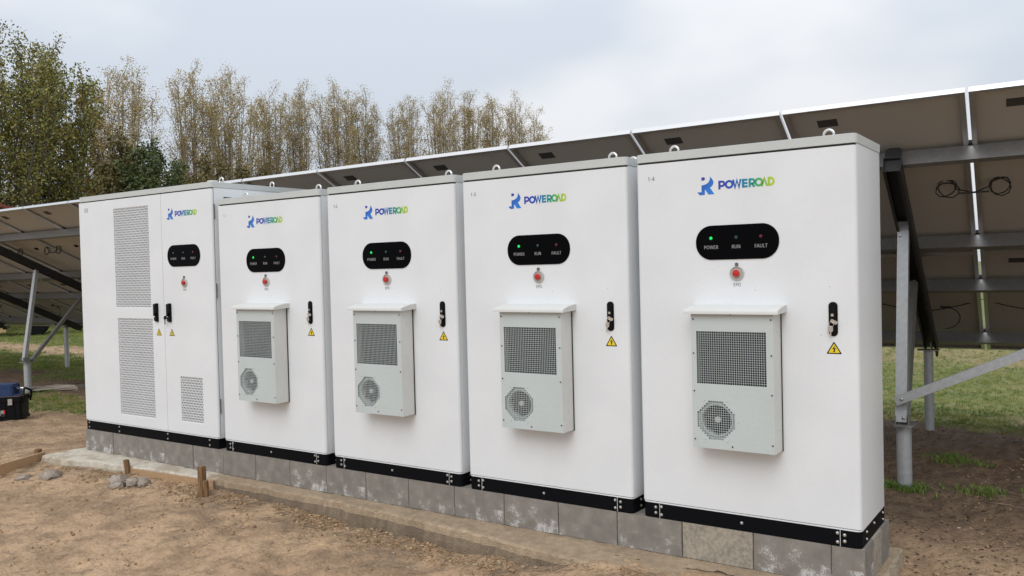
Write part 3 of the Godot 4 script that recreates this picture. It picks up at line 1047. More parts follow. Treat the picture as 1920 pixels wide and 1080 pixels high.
func make_inverter_cabinet():
	var w := 1.985
	var d := 1.15
	var top := 2.193
	var t := thing("inverter_cabinet", Vector3(-5.888, 0, 0), "tall wide white double-door cabinet with perforated vents beside the row", "cabinet")
	var up := Transform3D(UPRIGHT, Vector3.ZERO)
	var b := MB.new()
	b.extrude(rrect(0.001, 0.002, w - 0.001, d, 0.008, 4, 0.004), 0.0, 0.083, up)
	part(t, "base_frame", b, M.black)
	b = MB.new()
	b.extrude(rrect(0.0, 0.001, w, d, 0.03, 7, 0.004), 0.0835, 0.0905, up)
	b.extrude(rrect(0.0, 0.03, w, d, 0.002, 3, 0.004), 0.0905, 2.146, up)
	part(t, "housing", b, M.white)
	b = MB.new()
	b.extrude(rrect(0.006, 0.02, w - 0.006, 0.032, 0.001, 2), 0.091, 2.144, up)
	part(t, "door_seal", b, M.gap)
	# two door leaves, the vents cut through
	var split := 1.298
	var vents := [[0.572, 1.156, 1.11, 2.054], [0.586, 0.182, 1.123, 1.062], [1.5, 0.19, 1.8, 0.577]]
	var leaves := [[0.0, split - 0.002, [vents[0], vents[1]]], [split + 0.002, w, [vents[2]]]]
	for lf in leaves:
		b = MB.new()
		door_with_holes(b, lf[0], lf[1], 0.0945, 2.138, lf[2])
		part(t, "door", b, M.white)
	for v in vents:
		vent(t, v)
	b = MB.new()
	b.extrude(rrect(-0.003, -0.003, w + 0.003, d + 0.003, 0.03, 7, 0.006), 2.148, top, up)
	part(t, "lid", b, M.lid)
	for q in [[w - 0.08, -0.17], [w - 0.1, -0.72], [0.09, -d + 0.1], [0.1, -0.6]]:
		part(t, "lifting_eye", eye_bolt(q[0], top, q[1]), M.chrome)
	b = MB.new()
	b.box(Vector3(w - 0.05, top + 0.008, -0.06), Vector3(0.07, 0.016, 0.05))
	part(t, "lid_bracket", b, M.hood)
	# opening near the top of the right-hand side
	b = MB.new()
	b.box(Vector3(w + 0.0005, 2.05, -0.17), Vector3(0.002, 0.05, 0.09))
	part(t, "hand_hole", b, M.louvre)
	# hinges
	for y in [1.95, 1.3, 0.35]:
		b = MB.new()
		b.lathe([Vector2(0.0, -0.06), Vector2(0.006, -0.06), Vector2(0.006, 0.06), Vector2(0, 0.06)], Transform3D(UPRIGHT, Vector3(w + 0.002, y, -0.028)), 10)
		part(t, "hinge", b, M.grey_print)
	var bs := []
	for x in [0.05, 0.55, 1.29, 1.87]:
		for y in [0.022, 0.064]: bs.append([x, y])
	for q in bs:
		part(t, "base_bolt", bolt_shape(Vector3(q[0], q[1], -0.001), Vector3.BACK), M.bolt)
	add_logo(t, 1.377, 1.94, 0.0)
	add_display(t, 1.6, 1.601, 0.0, false)
	add_stop_button(t, 1.6, 1.372, 0.0)
	for q in [[1.196, 0.0], [1.384, 1.0]]:
		b = MB.new()
		b.extrude(rrect(-0.02, -0.08, 0.02, 0.08, 0.006, 3), 0.0, 0.012)
		b.extrude(PackedVector2Array([Vector2(-0.016, -0.03), Vector2(0.016, 0.0), Vector2(0.016, 0.075), Vector2(-0.016, 0.075)]), 0.012, 0.03)
		b.extrude(PackedVector2Array([Vector2(-0.016, -0.07), Vector2(0.016, -0.07), Vector2(0.016, -0.03), Vector2(-0.016, -0.04)]), 0.012, 0.024)
		var p := part(t, "door_handle", b, M.plastic)
		p.position = Vector3(q[0], 1.117, 0.0)
		if q[1] > 0.5:
			var k := MB.new()
			k.extrude(rrect(-0.018, -0.012, 0.018, 0.018, 0.012, 5), 0.022, 0.03, Transform3D(Basis(Vector3.BACK, 0.4), Vector3(-0.035, -0.045, 0)))
			k.box(Vector3(-0.042, -0.08, 0.026), Vector3(0.01, 0.04, 0.003))
			part(p, "key", k, M.plastic)
		add_warning(t, q[0] + 0.017, 0.918, 0.0, 0.076)
	# pale sticker too worn to read
	b = MB.new()
	for k in 3:
		b.box(Vector3(0.1 + k * 0.022, 2.065, 0.0004), Vector3(0.013, 0.04, 0.0008))
	part(t, "worn_sticker", b, M.faded_print)

func door_with_holes(b: MB, x0: float, x1: float, y0: float, y1: float, holes: Array):
	# rows of sheet between and beside the holes (all stacked above each other)
	var th := 0.0235
	var box := func(ax: float, ay: float, bx: float, by: float):
		if bx - ax > 0.0005 and by - ay > 0.0005:
			b.box(Vector3((ax + bx) / 2, (ay + by) / 2, -th / 2), Vector3(bx - ax, by - ay, th))
	var hs := holes.duplicate()
	hs.sort_custom(func(p, q): return p[1] < q[1])
	var right := x1
	if x1 > 1.9:
		# rounded outer edge
		right = x1 - 0.03
		b.extrude(PackedVector2Array([Vector2(right, 0), Vector2(x1 - 0.021, 0.0), Vector2(x1 - 0.012, 0.0025), Vector2(x1 - 0.005, 0.0075), Vector2(x1 - 0.001, 0.014), Vector2(x1, 0.0225), Vector2(right, 0.0225)]), y0, y1, Transform3D(UPRIGHT, Vector3.ZERO))
	var y := y0
	for h in hs:
		box.call(x0, y, right, h[1])
		box.call(x0, h[1], h[0], h[3])
		box.call(h[2], h[1], right, h[3])
		y = h[3]
	box.call(x0, y, right, y1)

func vent(t: Node3D, v: Array):
	# stamped sheet: rows of upright slots, every other row shifted by half a step
	var b := MB.new()
	var rows := int(round((v[3] - v[1]) / 0.021))
	var ph: float = (v[3] - v[1]) / rows
	var cols := int(round((v[2] - v[0]) / 0.02))
	var pw: float = (v[2] - v[0]) / cols
	var bk := MB.new()
	bk.box(Vector3((v[0] + v[2]) / 2, (v[1] + v[3]) / 2, -0.0215), Vector3(v[2] - v[0] + 0.001, v[3] - v[1] + 0.001, 0.002))
	for r in rows + 1:
		var y: float = v[1] + r * ph
		var bh := 0.0058
		b.box(Vector3((v[0] + v[2]) / 2, clampf(y, v[1] + bh / 2, v[3] - bh / 2), -0.006), Vector3(v[2] - v[0], bh, 0.004))
	for r in rows:
		var y: float = v[1] + (r + 0.5) * ph
		var o := 0.5 if r % 2 == 0 else 0.0
		for k in cols + 1:
			var x: float = v[0] + (k + o) * pw
			if x < v[0] + 0.004 or x > v[2] - 0.004: continue
			b.box(Vector3(x, y, -0.0065), Vector3(0.0078, ph - 0.005, 0.003), Basis(Vector3.BACK, 0.32 if r % 2 == 0 else -0.32))
	var p := part(t, "vent", b, M.white)
	part(p, "filter_backing", bk, M.louvre)

func build_cabinets():
	var marks := ["1-1", "1-2", "1-3", "1-4"]
	var where := [-3.742, -2.4827, -1.2396, 0.0]
	var labels := ["white battery cabinet with grey lid standing directly beside the wide double-door cabinet", "white battery cabinet with grey lid marked 1-2", "white battery cabinet with grey lid marked 1-3", "white battery cabinet with grey lid marked 1-4 at the free end of the row"]
	var proto := make_battery_cabinet()
	for i in 4:
		var t: Node3D = proto if i == 3 else proto.duplicate()
		t.name = numbered("battery_cabinet")
		add_child(t)
		t.position = Vector3(where[i] - 0.084, 0, 0)
		tag(t, labels[i], "cabinet", "battery cabinets in a row on concrete blocks")
		add_display(t, 0.5745, 1.535, 0.0, true)
		add_stop_button(t, 0.574, 1.3695, 0.0)
		add_lock(t, 1.06, 1.134, 0.0, [0.12, 0.05, -0.1, 0.02][i])
		add_warning(t, 1.0615, 0.96, 0.0)
		put_text(t, "number_mark", marks[i], Vector3(0.092, 1.902, 0.0006), 0.03, M.grey_print if i > 0 else M.faded_print)
	proto = null

# ------------------------------------------------------------------ solar array
func build_array():
	var t := thing("solar_array", Vector3(1.395, 2.457, -1.655), "long ground-mounted solar array seen from below behind the cabinets", "solar array")
	t.rotation = Vector3(0, deg_to_rad(0.46), deg_to_rad(0.22))
	var ta := deg_to_rad(26.0)
	var dn := Vector3(0, -sin(ta), -cos(ta))
	var bs := Basis(Vector3(1, 0, 0), -dn, Vector3(0, -cos(ta), sin(ta)))   # z points to the underside
	var lean := 0.065
	var skew := func(z: float) -> float: return lean * (z + 0.985)
	var W := 1.134
	var L := 2.278
	var S := 1.155
	# shapes shared by all modules; origin at the upper left corner of the underside
	var fr := MB.new()
	var th := 0.035
	for q in [[Vector3(W / 2, -0.001, -th / 2), Vector3(W, 0.002, th)], [Vector3(W / 2, -L + 0.001, -th / 2), Vector3(W, 0.002, th)], [Vector3(0.001, -L / 2, -th / 2), Vector3(0.002, L - 0.004, th)], [Vector3(W - 0.001, -L / 2, -th / 2), Vector3(W - 0.002 + 0.002 - W + 0.002, L - 0.004, th)],
			[Vector3(W / 2, -0.015, -0.001), Vector3(W - 0.004, 0.026, 0.002)], [Vector3(W / 2, -L + 0.015, -0.001), Vector3(W - 0.004, 0.026, 0.002)], [Vector3(0.017, -L / 2, -0.001), Vector3(0.03, L - 0.058, 0.002)], [Vector3(W - 0.017, -L / 2, -0.001), Vector3(0.03, L - 0.058, 0.002)]]:
		fr.box(q[0], q[1])
	var bsh := MB.new()
	bsh.box(Vector3(W / 2, -L / 2, -0.029), Vector3(W - 0.004, L - 0.004, 0.003))
	var ce := MB.new()
	ce.box(Vector3(W / 2, -L / 2, -0.0325), Vector3(W - 0.006, L - 0.006, 0.0035))
	var lb := MB.new()
	lb.box(Vector3(0.27, -0.205, -0.0265), Vector3(0.135, 0.085, 0.002))
	var jb := []
	for x in [0.62]:
		var j := MB.new()
		j.extrude(rrect(x - 0.03, -L / 2 - 0.024, x + 0.03, -L / 2 + 0.024, 0.008, 3), -0.0275, -0.008)
		jb.append(j)
	# the table towards the open end stands a little out of square
	var kits := []
	for k in 2:
		var sb := bs
		if k == 1: sb.y = bs.y + Vector3(lean * bs.y.z, 0, 0)
		var kit := []
		for m in [fr, bsh, ce, lb] + jb:
			var q := MB.new()
			q.v = m.v.duplicate(); q.n = m.n.duplicate(); q.u = m.u; q.c = m.c; q.ix = m.ix
			kit.append(q.bake(Transform3D(sb, Vector3.ZERO)).mesh())
		kits.append(kit)
	for i in range(-27, 4):
		var near_ := 1 if i >= -9 else 0
		for row in 2:
			var m := MeshInstance3D.new()
			m.name = "module_frame"
			m.mesh = kits[near_][0]
			m.material_override = M.alu
			t.add_child(m, true)
			var o := dn * row * (L + 0.006)
			m.position = Vector3(i * S + 0.0105 + (lean * o.z if near_ == 1 else 0.0), 0, 0) + o
			part(m, "backsheet", kits[near_][1], M.backsheet)
			part(m, "cell_sheet", kits[near_][2], M.cells)
			part(m, "data_label", kits[near_][3], M.label)
			for j in range(4, 5): part(m, "junction_box", kits[near_][j], M.plastic)
	# cables looped across the joints
	for i in range(-26, 4):
		for row in 2:
			var b := MB.new()
			var o := Vector3(i * S + (lean * (dn.z * (row + 0.5) * L) if i >= -9 else 0.0), 0, 0) + dn * (row * (L + 0.006))
			var mid := o + dn * (L * 0.5) + bs * Vector3(0, 0, 0.03)
			if row == 0:
				# two loose coils hanging either side of the joint
				for s in [-1.0, 1.0]:
					var pts := [mid + Vector3(0, -0.035, 0)]
					for k in 25:
						var a := PI + TAU * k / 11.0
						var rr: float = 0.062 + 0.014 * sin(k * 0.9 + i * 1.3 + s)
						pts.append(mid + Vector3(s * (0.17 + 0.01 * sin(k * 0.4) + rr * cos(a)), 0.0 - rr * sin(a) * 0.95, 0.004 * sin(k * 1.1)))
					pts.append(mid + Vector3(s * 0.24, 0.075, -0.02))
					pts.append(mid + Vector3(s * 0.3, 0.09, -0.04))
					b.tube(pts, [0.0048], 5)
					b.bar(mid + Vector3(s * 0.28, 0.085, -0.035), mid + Vector3(s * 0.37, 0.095, -0.055), 0.028, 0.02)
				b.bar(mid + Vector3(-0.1, -0.035, 0), mid + Vector3(0.1, -0.033, 0), 0.013, 0.013)
			else:
				# a slack line from module to module
				var dip := 0.05 + 0.04 * sin(i * 2.1)
				for s in [-1.0, 1.0]:
					var pts := []
					for k in 13:
						var f := k / 12.0
						pts.append(mid + Vector3(s * f * 0.56, 0.1 - 4.0 * dip * f * (1.0 - f) - 0.12 * f * f, 0.0))
					b.tube(pts, [0.0048], 5)
				var loop := []
				for k in 13:
					var a := PI * k / 12.0
					loop.append(mid + Vector3(-0.3 + sin(a) * 0.12 - 0.02 * k / 12.0, 0.02 - (1.0 - cos(a)) * 0.1, 0.012))
				b.tube(loop, [0.0048], 5)
				b.bar(mid + Vector3(-0.36, 0.025, 0.0), mid + Vector3(-0.27, 0.022, 0.0), 0.028, 0.02)
			part(t, "cable", b, M.cable)
	# purlins
	var vs := [0.612, 1.935, 2.79, 4.06]
	for v in vs:
		for seg in [[-31.3, -18.2], [-18.196, -5.2], [-5.196, 4.7]]:
			var b := MB.new()
			b.channel(dn * v + bs * Vector3(seg[0], 0, 0.0575), dn * v + bs * Vector3(seg[1], 0, 0.0575), 0.112, 0.045, -dn)
			part(t, "purlin", b, M.steel)
		for i in range(-27, 4):
			var c := MB.new()
			c.box(dn * (v + 0.006) + bs * Vector3(i * S + (lean * dn.z * v if i >= -9 else 0.0), 0, -0.014), Vector3(0.03, 0.05, 0.03), bs)
			part(t, "clamp", c, M.plastic)
	# supporting frames
	var inv := -0.004
	for k in range(-9, 2):
		var x := -0.56 + 3.25 * k
		var gy := -2.457 - 0.36 - inv * x
		var sk: Callable = skew if k >= -3 else func(_z: float) -> float: return 0.0
		var rf := MB.new()
		rf.channel(dn * 0.5 + bs * Vector3(x + 0.02 + sk.call(dn.z * 0.5), 0, 0.118), dn * 4.2 + bs * Vector3(x + 0.02 + sk.call(dn.z * 4.2), 0, 0.118), 0.115, 0.1, bs * Vector3(0, 0, -1), 0.005)
		rf.extrude(rrect(-0.055, -0.1, 0.055, 0.09, 0.03, 4), -0.004, 0.004, Transform3D(bs * Basis(Vector3.RIGHT, PI / 2) , dn * 0.53 + bs * Vector3(x + 0.02 + sk.call(dn.z * 0.5), 0, 0.12)))
		part(t, "rafter", rf, M.blackpaint)
		var zf := -0.985
		var py := -2.29
		var p := MB.new()
		p.lathe([Vector2(0.055, gy - 0.4), Vector2(0.055, py - 0.006)], Transform3D(UPRIGHT, Vector3(x, 0, zf)), 20)
		part(t, "ground_post", p, M.zinc)
		p = MB.new()
		p.extrude(rrect(-0.085, -0.1, 0.085, 0.1, 0.05, 6), -0.006, 0.006, Transform3D(UPRIGHT, Vector3(x, py, zf)))
		p.box(Vector3(x - 0.045, py + 0.04, zf + 0.03), Vector3(0.006, 0.07, 0.1))
		p.box(Vector3(x + 0.045, py + 0.04, zf + 0.03), Vector3(0.006, 0.07, 0.1))
		part(t, "post_flange", p, M.steel)
		p = MB.new()
		p.channel(Vector3(x - 0.01, py + 0.025, zf + 0.06), Vector3(x - 0.01, -0.74, -1.18), 0.08, 0.045, Vector3(0, 0.1, 1.0))
		part(t, "front_strut", p, M.zinc)
		p = MB.new()
		p.channel(Vector3(x - 0.01, py + 0.03, zf - 0.06), Vector3(x - 0.01 + sk.call(-1.96), -1.22, -1.96), 0.06, 0.04, Vector3(0, -0.9, 1.0))
		part(t, "rear_strut", p, M.steel)
		p = MB.new()
		p.lathe([Vector2(0.045, gy - 0.4), Vector2(0.045, -1.955)], Transform3D(UPRIGHT, Vector3(x + sk.call(-3.4), 0, -3.4)), 18)
		part(t, "ground_post", p, M.zinc)
		p = MB.new()
		p.extrude(rrect(-0.1, -0.07, 0.1, 0.07, 0.04, 5), -0.005, 0.005, Transform3D(UPRIGHT, Vector3(x + sk.call(-3.4), -1.95, -3.4)))
		p.box(Vector3(x + 0.03 + sk.call(-3.4), -1.91, -3.4), Vector3(0.006, 0.09, 0.1))
		part(t, "post_flange", p, M.steel)
		for q in [Vector3(x - 0.01 + 0.02, py + 0.06, zf + 0.068), Vector3(x - 0.03, -0.85, -1.155)]:
			part(t, "frame_bolt", bolt_shape(q, Vector3.BACK, 0.009), M.bolt)
	var br := MB.new()
	br.channel(Vector3(-0.6, -2.105, -0.885), Vector3(2.64, -0.62, -0.94), 0.066, 0.03, Vector3(0, 0, 1))
	part(t, "diagonal_brace", br, M.zinc)
	part(t, "frame_bolt", bolt_shape(Vector3(-0.555, -2.085, -0.88), Vector3.BACK, 0.009), M.bolt)

# ------------------------------------------------------------------ trees
func leaf_quad(V: PackedVector3Array, N: PackedVector3Array, C: PackedColorArray, I: PackedInt32Array, p: Vector3, s: float, col: Color):
	var a := Vector3(rng.randf_range(-1, 1), rng.randf_range(-1, 1), rng.randf_range(-1, 1)).normalized()
	var b := a.cross(Vector3(rng.randf_range(-1, 1), rng.randf_range(-1, 1), rng.randf_range(-1, 1))).normalized()
	var nn := a.cross(b)
	var k := V.size()
	V.append(p - a * s * 0.6); V.append(p + b * s * 0.38); V.append(p + a * s * 0.6); V.append(p - b * s * 0.38)
	for q in 4:
		N.append(nn)
		C.append(col)
	I.append(k); I.append(k + 1); I.append(k + 2)
	I.append(k); I.append(k + 2); I.append(k + 3)

func twig(b: MB, p0: Vector3, p1: Vector3, r0: float, r1: float, sides := 3):
	var d := (p1 - p0).normalized()
	var x := (Vector3.RIGHT if absf(d.x) < 0.8 else Vector3.UP).cross(d).normalized()
	var y := d.cross(x)
	for k in sides:
		var t0 := TAU * k / sides
		var t1 := TAU * (k + 1) / sides
		var a := x * cos(t0) + y * sin(t0)
		var c := x * cos(t1) + y * sin(t1)
		b.quadn(p0 + a * r0, p0 + c * r0, p1 + c * r1, p1 + a * r1, a, c, c, a)

# o: pos, height, spread, leaders, subs per leader, leaves per twig, leaf size, colours, bark, opening (crown start)
func tree(called: String, label: String, group: String, o: Dictionary):
	rng.seed = o.seed
	var t := thing(called, o.pos, label, "tree", group)
	var H: float = o.h
	var SP: float = o.sp
	var wood := MB.new()
	var V := PackedVector3Array()
	var N := PackedVector3Array()
	var C := PackedColorArray()
	var I := PackedInt32Array()
	var r0 := H * 0.0095
	var fork: float = H * o.fork
	twig(wood, Vector3(0, -0.5, 0), Vector3(0, fork, 0), r0 * 1.25, r0, 8)
	for l in o.leaders:
		var az: float = TAU * (l + rng.randf_range(-0.3, 0.3)) / o.leaders
		var out := sqrt(rng.randf_range(0.02, 1.0)) if l > 0 else 0.05
		var dir := Vector3(cos(az), 0, sin(az))
		var toph: float = H * (1.0 - 0.17 * pow(out, 2.4)) * rng.randf_range(0.95, 1.0)
		if l == 0: toph = H
		var sway := Vector3(rng.randf_range(-1, 1), 0, rng.randf_range(-1, 1)) * SP * 0.12
		var pts := []
		var seg := 9
		for k in seg + 1:
			var f := float(k) / seg
			pts.append(Vector3(0, fork * rng.randf_range(0.85, 1.0) if k == 0 else lerpf(fork, toph, f), 0) + dir * SP * out * 0.88 * pow(f, 0.85) * (1.0 + 0.12 * sin(f * PI)) + sway * 0.6 * sin(f * 4.0))
		var rl := r0 * rng.randf_range(0.4, 0.62)
		for k in seg:
			twig(wood, pts[k], pts[k + 1], rl * (1.0 - 0.85 * k / seg), rl * (1.0 - 0.85 * (k + 1) / seg), 5)
		for s in o.subs:
			var f := lerpf(o.open, 0.99, (s + rng.randf()) / o.subs)
			var fi := f * seg
			var base: Vector3 = pts[int(fi)].lerp(pts[mini(int(fi) + 1, seg)], fi - int(fi))
			var a2 := rng.randf() * TAU
			var lean: float = rng.randf_range(0.28, 0.6) * o.loose
			var bl: float = H * rng.randf_range(0.07, 0.17) * (1.15 - f * 0.75)
			var bd: Vector3 = (Vector3(cos(a2), 0, sin(a2)) * lean + dir * out * 0.15 + Vector3.UP).normalized()
			var mid: Vector3 = base + bd * bl * 0.55
			var end: Vector3 = mid + (bd + Vector3.UP * 0.35).normalized() * bl * 0.5
			twig(wood, base, mid, rl * 0.28, rl * 0.2)
			twig(wood, mid, end, rl * 0.2, 0.008)
			for w in o.twigs:
				var g := rng.randf_range(0.15, 1.0)
				var q := base.lerp(end, g)
				var td: Vector3 = (bd * 0.6 + Vector3(rng.randf_range(-1, 1), rng.randf_range(-0.3, 1.0), rng.randf_range(-1, 1)) * 0.8).normalized()
				var tl: float = bl * rng.randf_range(0.25, 0.55)
				var qe: Vector3 = q + td * tl
				twig(wood, q, qe, 0.014, 0.006)
				var shade: float = rng.randf()
				for m in o.leaves:
					var pp: Vector3 = q.lerp(qe, rng.randf_range(0.2, 1.1)) + Vector3(rng.randf_range(-1, 1), rng.randf_range(-1, 1), rng.randf_range(-1, 1)) * o.fluff
					var ca: Color = o.colors[0].lerp(o.colors[1], clampf(shade * 0.7 + rng.randf() * 0.5 - 0.1, 0, 1))
					if o.colors.size() > 2 and rng.randf() < 0.12: ca = o.colors[2]
					leaf_quad(V, N, C, I, pp, o.leaf * rng.randf_range(0.7, 1.3), ca)
	part(t, "trunk", wood, o.bark)
	var ar := []
	ar.resize(Mesh.ARRAY_MAX)
	ar[Mesh.ARRAY_VERTEX] = V
	ar[Mesh.ARRAY_NORMAL] = N
	ar[Mesh.ARRAY_COLOR] = C
	ar[Mesh.ARRAY_INDEX] = I
	var am := ArrayMesh.new()
	am.add_surface_from_arrays(Mesh.PRIMITIVE_TRIANGLES, ar)
	part(t, "crown", am, M.leaf)

func build_trees():
	var olive := [Color(0.31, 0.245, 0.085), Color(0.41, 0.31, 0.11), Color(0.42, 0.26, 0.085)]
	var straw := [Color(0.35, 0.275, 0.11), Color(0.45, 0.35, 0.15), Color(0.42, 0.28, 0.1)]
	var leafy := [Color(0.14, 0.155, 0.035), Color(0.26, 0.24, 0.06), Color(0.32, 0.23, 0.05)]
	var dark := [Color(0.06, 0.09, 0.03), Color(0.11, 0.13, 0.042)]
	var pop := [[-50.8, -28.0, 15.4, 2.6, 0], [-51.6, -34.0, 16.5, 1.9, 0], [-51.7, -37.2, 16.8, 2.4, 0], [-53.0, -42.0, 16.5, 1.5, 1], [-52.9, -45.1, 17.3, 1.5, 0], [-52.2, -48.8, 17.6, 2.5, 0], [-51.9, -51.9, 17.5, 1.9, 1], [-50.6, -55.9, 17.5, 2.0, 1], [-49.2, -59.6, 18.7, 2.0, 0], [-48.5, -62.7, 18.6, 1.7, 1], [-47.8, -65.7, 18.5, 1.5, 1], [-47.0, -68.7, 18.9, 1.5, 1], [-46.2, -71.6, 18.0, 0.95, 1]]
	var common := "tall sparse poplar with upswept bare branches and brown-olive leaves beyond the solar array"
	var plabel := []
	for k in 13: plabel.append(common)
	plabel[0] = "wide vase-shaped poplar with pale leaves rising behind the round green tree"
	plabel[12] = "narrowest poplar of the row, standing last beside the open sky"
	var i := 0
	for p in pop:
		tree("poplar_tree", plabel[i], "poplars in a row beyond the solar array", {"pos": Vector3(p[0], -0.4, p[1]), "h": p[2] + 0.4, "sp": p[3], "leaders": int(7.0 + p[3] * 6.5), "subs": 12, "twigs": 4, "leaves": 19, "leaf": 0.085, "fluff": 0.34, "colors": straw if p[4] == 0 else olive, "bark": M.bark, "fork": 0.12, "open": 0.28, "loose": 1.45, "seed": 400 + i})
		i += 1
	tree("young_poplar", "thin rusty-leaved poplar between the dark broad trees and the poplar row", "", {"pos": Vector3(-52.0, -0.4, -26.1), "h": 13.8, "sp": 1.5, "leaders": 6, "subs": 16, "twigs": 4, "leaves": 12, "leaf": 0.18, "fluff": 0.18, "colors": [Color(0.13, 0.09, 0.03), Color(0.22, 0.13, 0.04)], "bark": M.darkbark, "fork": 0.15, "open": 0.25, "loose": 1.2, "seed": 450})
	tree("broad_tree", "broad dark green leafy tree standing behind the tiled house", "", {"pos": Vector3(-37.8, -0.4, -13.9), "h": 12.9, "sp": 3.5, "leaders": 20, "subs": 15, "twigs": 4, "leaves": 18, "leaf": 0.11, "fluff": 0.34, "colors": leafy, "bark": M.darkbark, "fork": 0.14, "open": 0.22, "loose": 1.6, "seed": 460})
	tree("broad_tree", "dark green leafy tree with a pointed crown next to the poplars", "", {"pos": Vector3(-39.5, -0.4, -17.3), "h": 13.1, "sp": 2.5, "leaders": 17, "subs": 15, "twigs": 4, "leaves": 18, "leaf": 0.11, "fluff": 0.34, "colors": leafy, "bark": M.darkbark, "fork": 0.14, "open": 0.2, "loose": 1.5, "seed": 461})
	tree("low_tree", "round green tree growing low in front of the poplars", "", {"pos": Vector3(-44.9, -0.4, -26.1), "h": 9.6, "sp": 1.9, "leaders": 9, "subs": 18, "twigs": 5, "leaves": 15, "leaf": 0.17, "fluff": 0.3, "colors": dark, "bark": M.darkbark, "fork": 0.1, "open": 0.15, "loose": 1.9, "seed": 470})
	tree("low_tree", "olive-brown bushy tree below the rusty-leaved poplar", "", {"pos": Vector3(-47.2, -0.4, -25.6), "h": 10.4, "sp": 1.6, "leaders": 8, "subs": 18, "twigs": 4, "leaves": 13, "leaf": 0.17, "fluff": 0.28, "colors": [Color(0.09, 0.085, 0.025), Color(0.16, 0.125, 0.04)], "bark": M.darkbark, "fork": 0.1, "open": 0.15, "loose": 1.7, "seed": 471})
	var bushes := [[-50.6, -33.2, 10.2, 1.5], [-50.4, -36.0, 9.6, 1.7], [-52.3, -39.7, 10.0, 1.8], [-51.5, -43.5, 9.3, 1.5], [-52.0, -54.6, 10.6, 1.6], [-50.0, -47.5, 9.6, 1.4], [-49.5, -30.5, 9.4, 1.4]]
	for k in bushes.size():
		var q = bushes[k]
		tree("undergrowth_tree", "low brownish-green bushy tree at the foot of the poplars", "undergrowth below the poplars", {"pos": Vector3(q[0] + 1.5, -0.4, q[1]), "h": q[2], "sp": q[3], "leaders": 8, "subs": 14, "twigs": 4, "leaves": 11, "leaf": 0.17, "fluff": 0.26, "colors": [Color(0.12, 0.105, 0.035), Color(0.2, 0.155, 0.055)], "bark": M.darkbark, "fork": 0.1, "open": 0.12, "loose": 1.6, "seed": 480 + k})

# ------------------------------------------------------------------ loose things
func lump(r: Vector3, seed_: int) -> MB:
	var b := MB.new()
	var f := FastNoiseLite.new()
	f.seed = seed_
	f.frequency = 1.1
	f.fractal_octaves = 4
	var la := 12
	var lo := 18
	var P := func(i: int, j: int) -> Vector3:
		var t := PI * i / la
		var p := TAU * (j % lo) / lo
		var d := Vector3(sin(t) * cos(p), cos(t), sin(t) * sin(p))
		return d * r * (1.0 + 0.95 * f.get_noise_3dv(d * 1.9))
	for i in la:
		for j in lo:
			b.quad(P.call(i, j), P.call(i, j + 1), P.call(i + 1, j + 1), P.call(i + 1, j), P.call(i, j).lerp(P.call(i + 1, j + 1), 0.5).normalized())
	return b

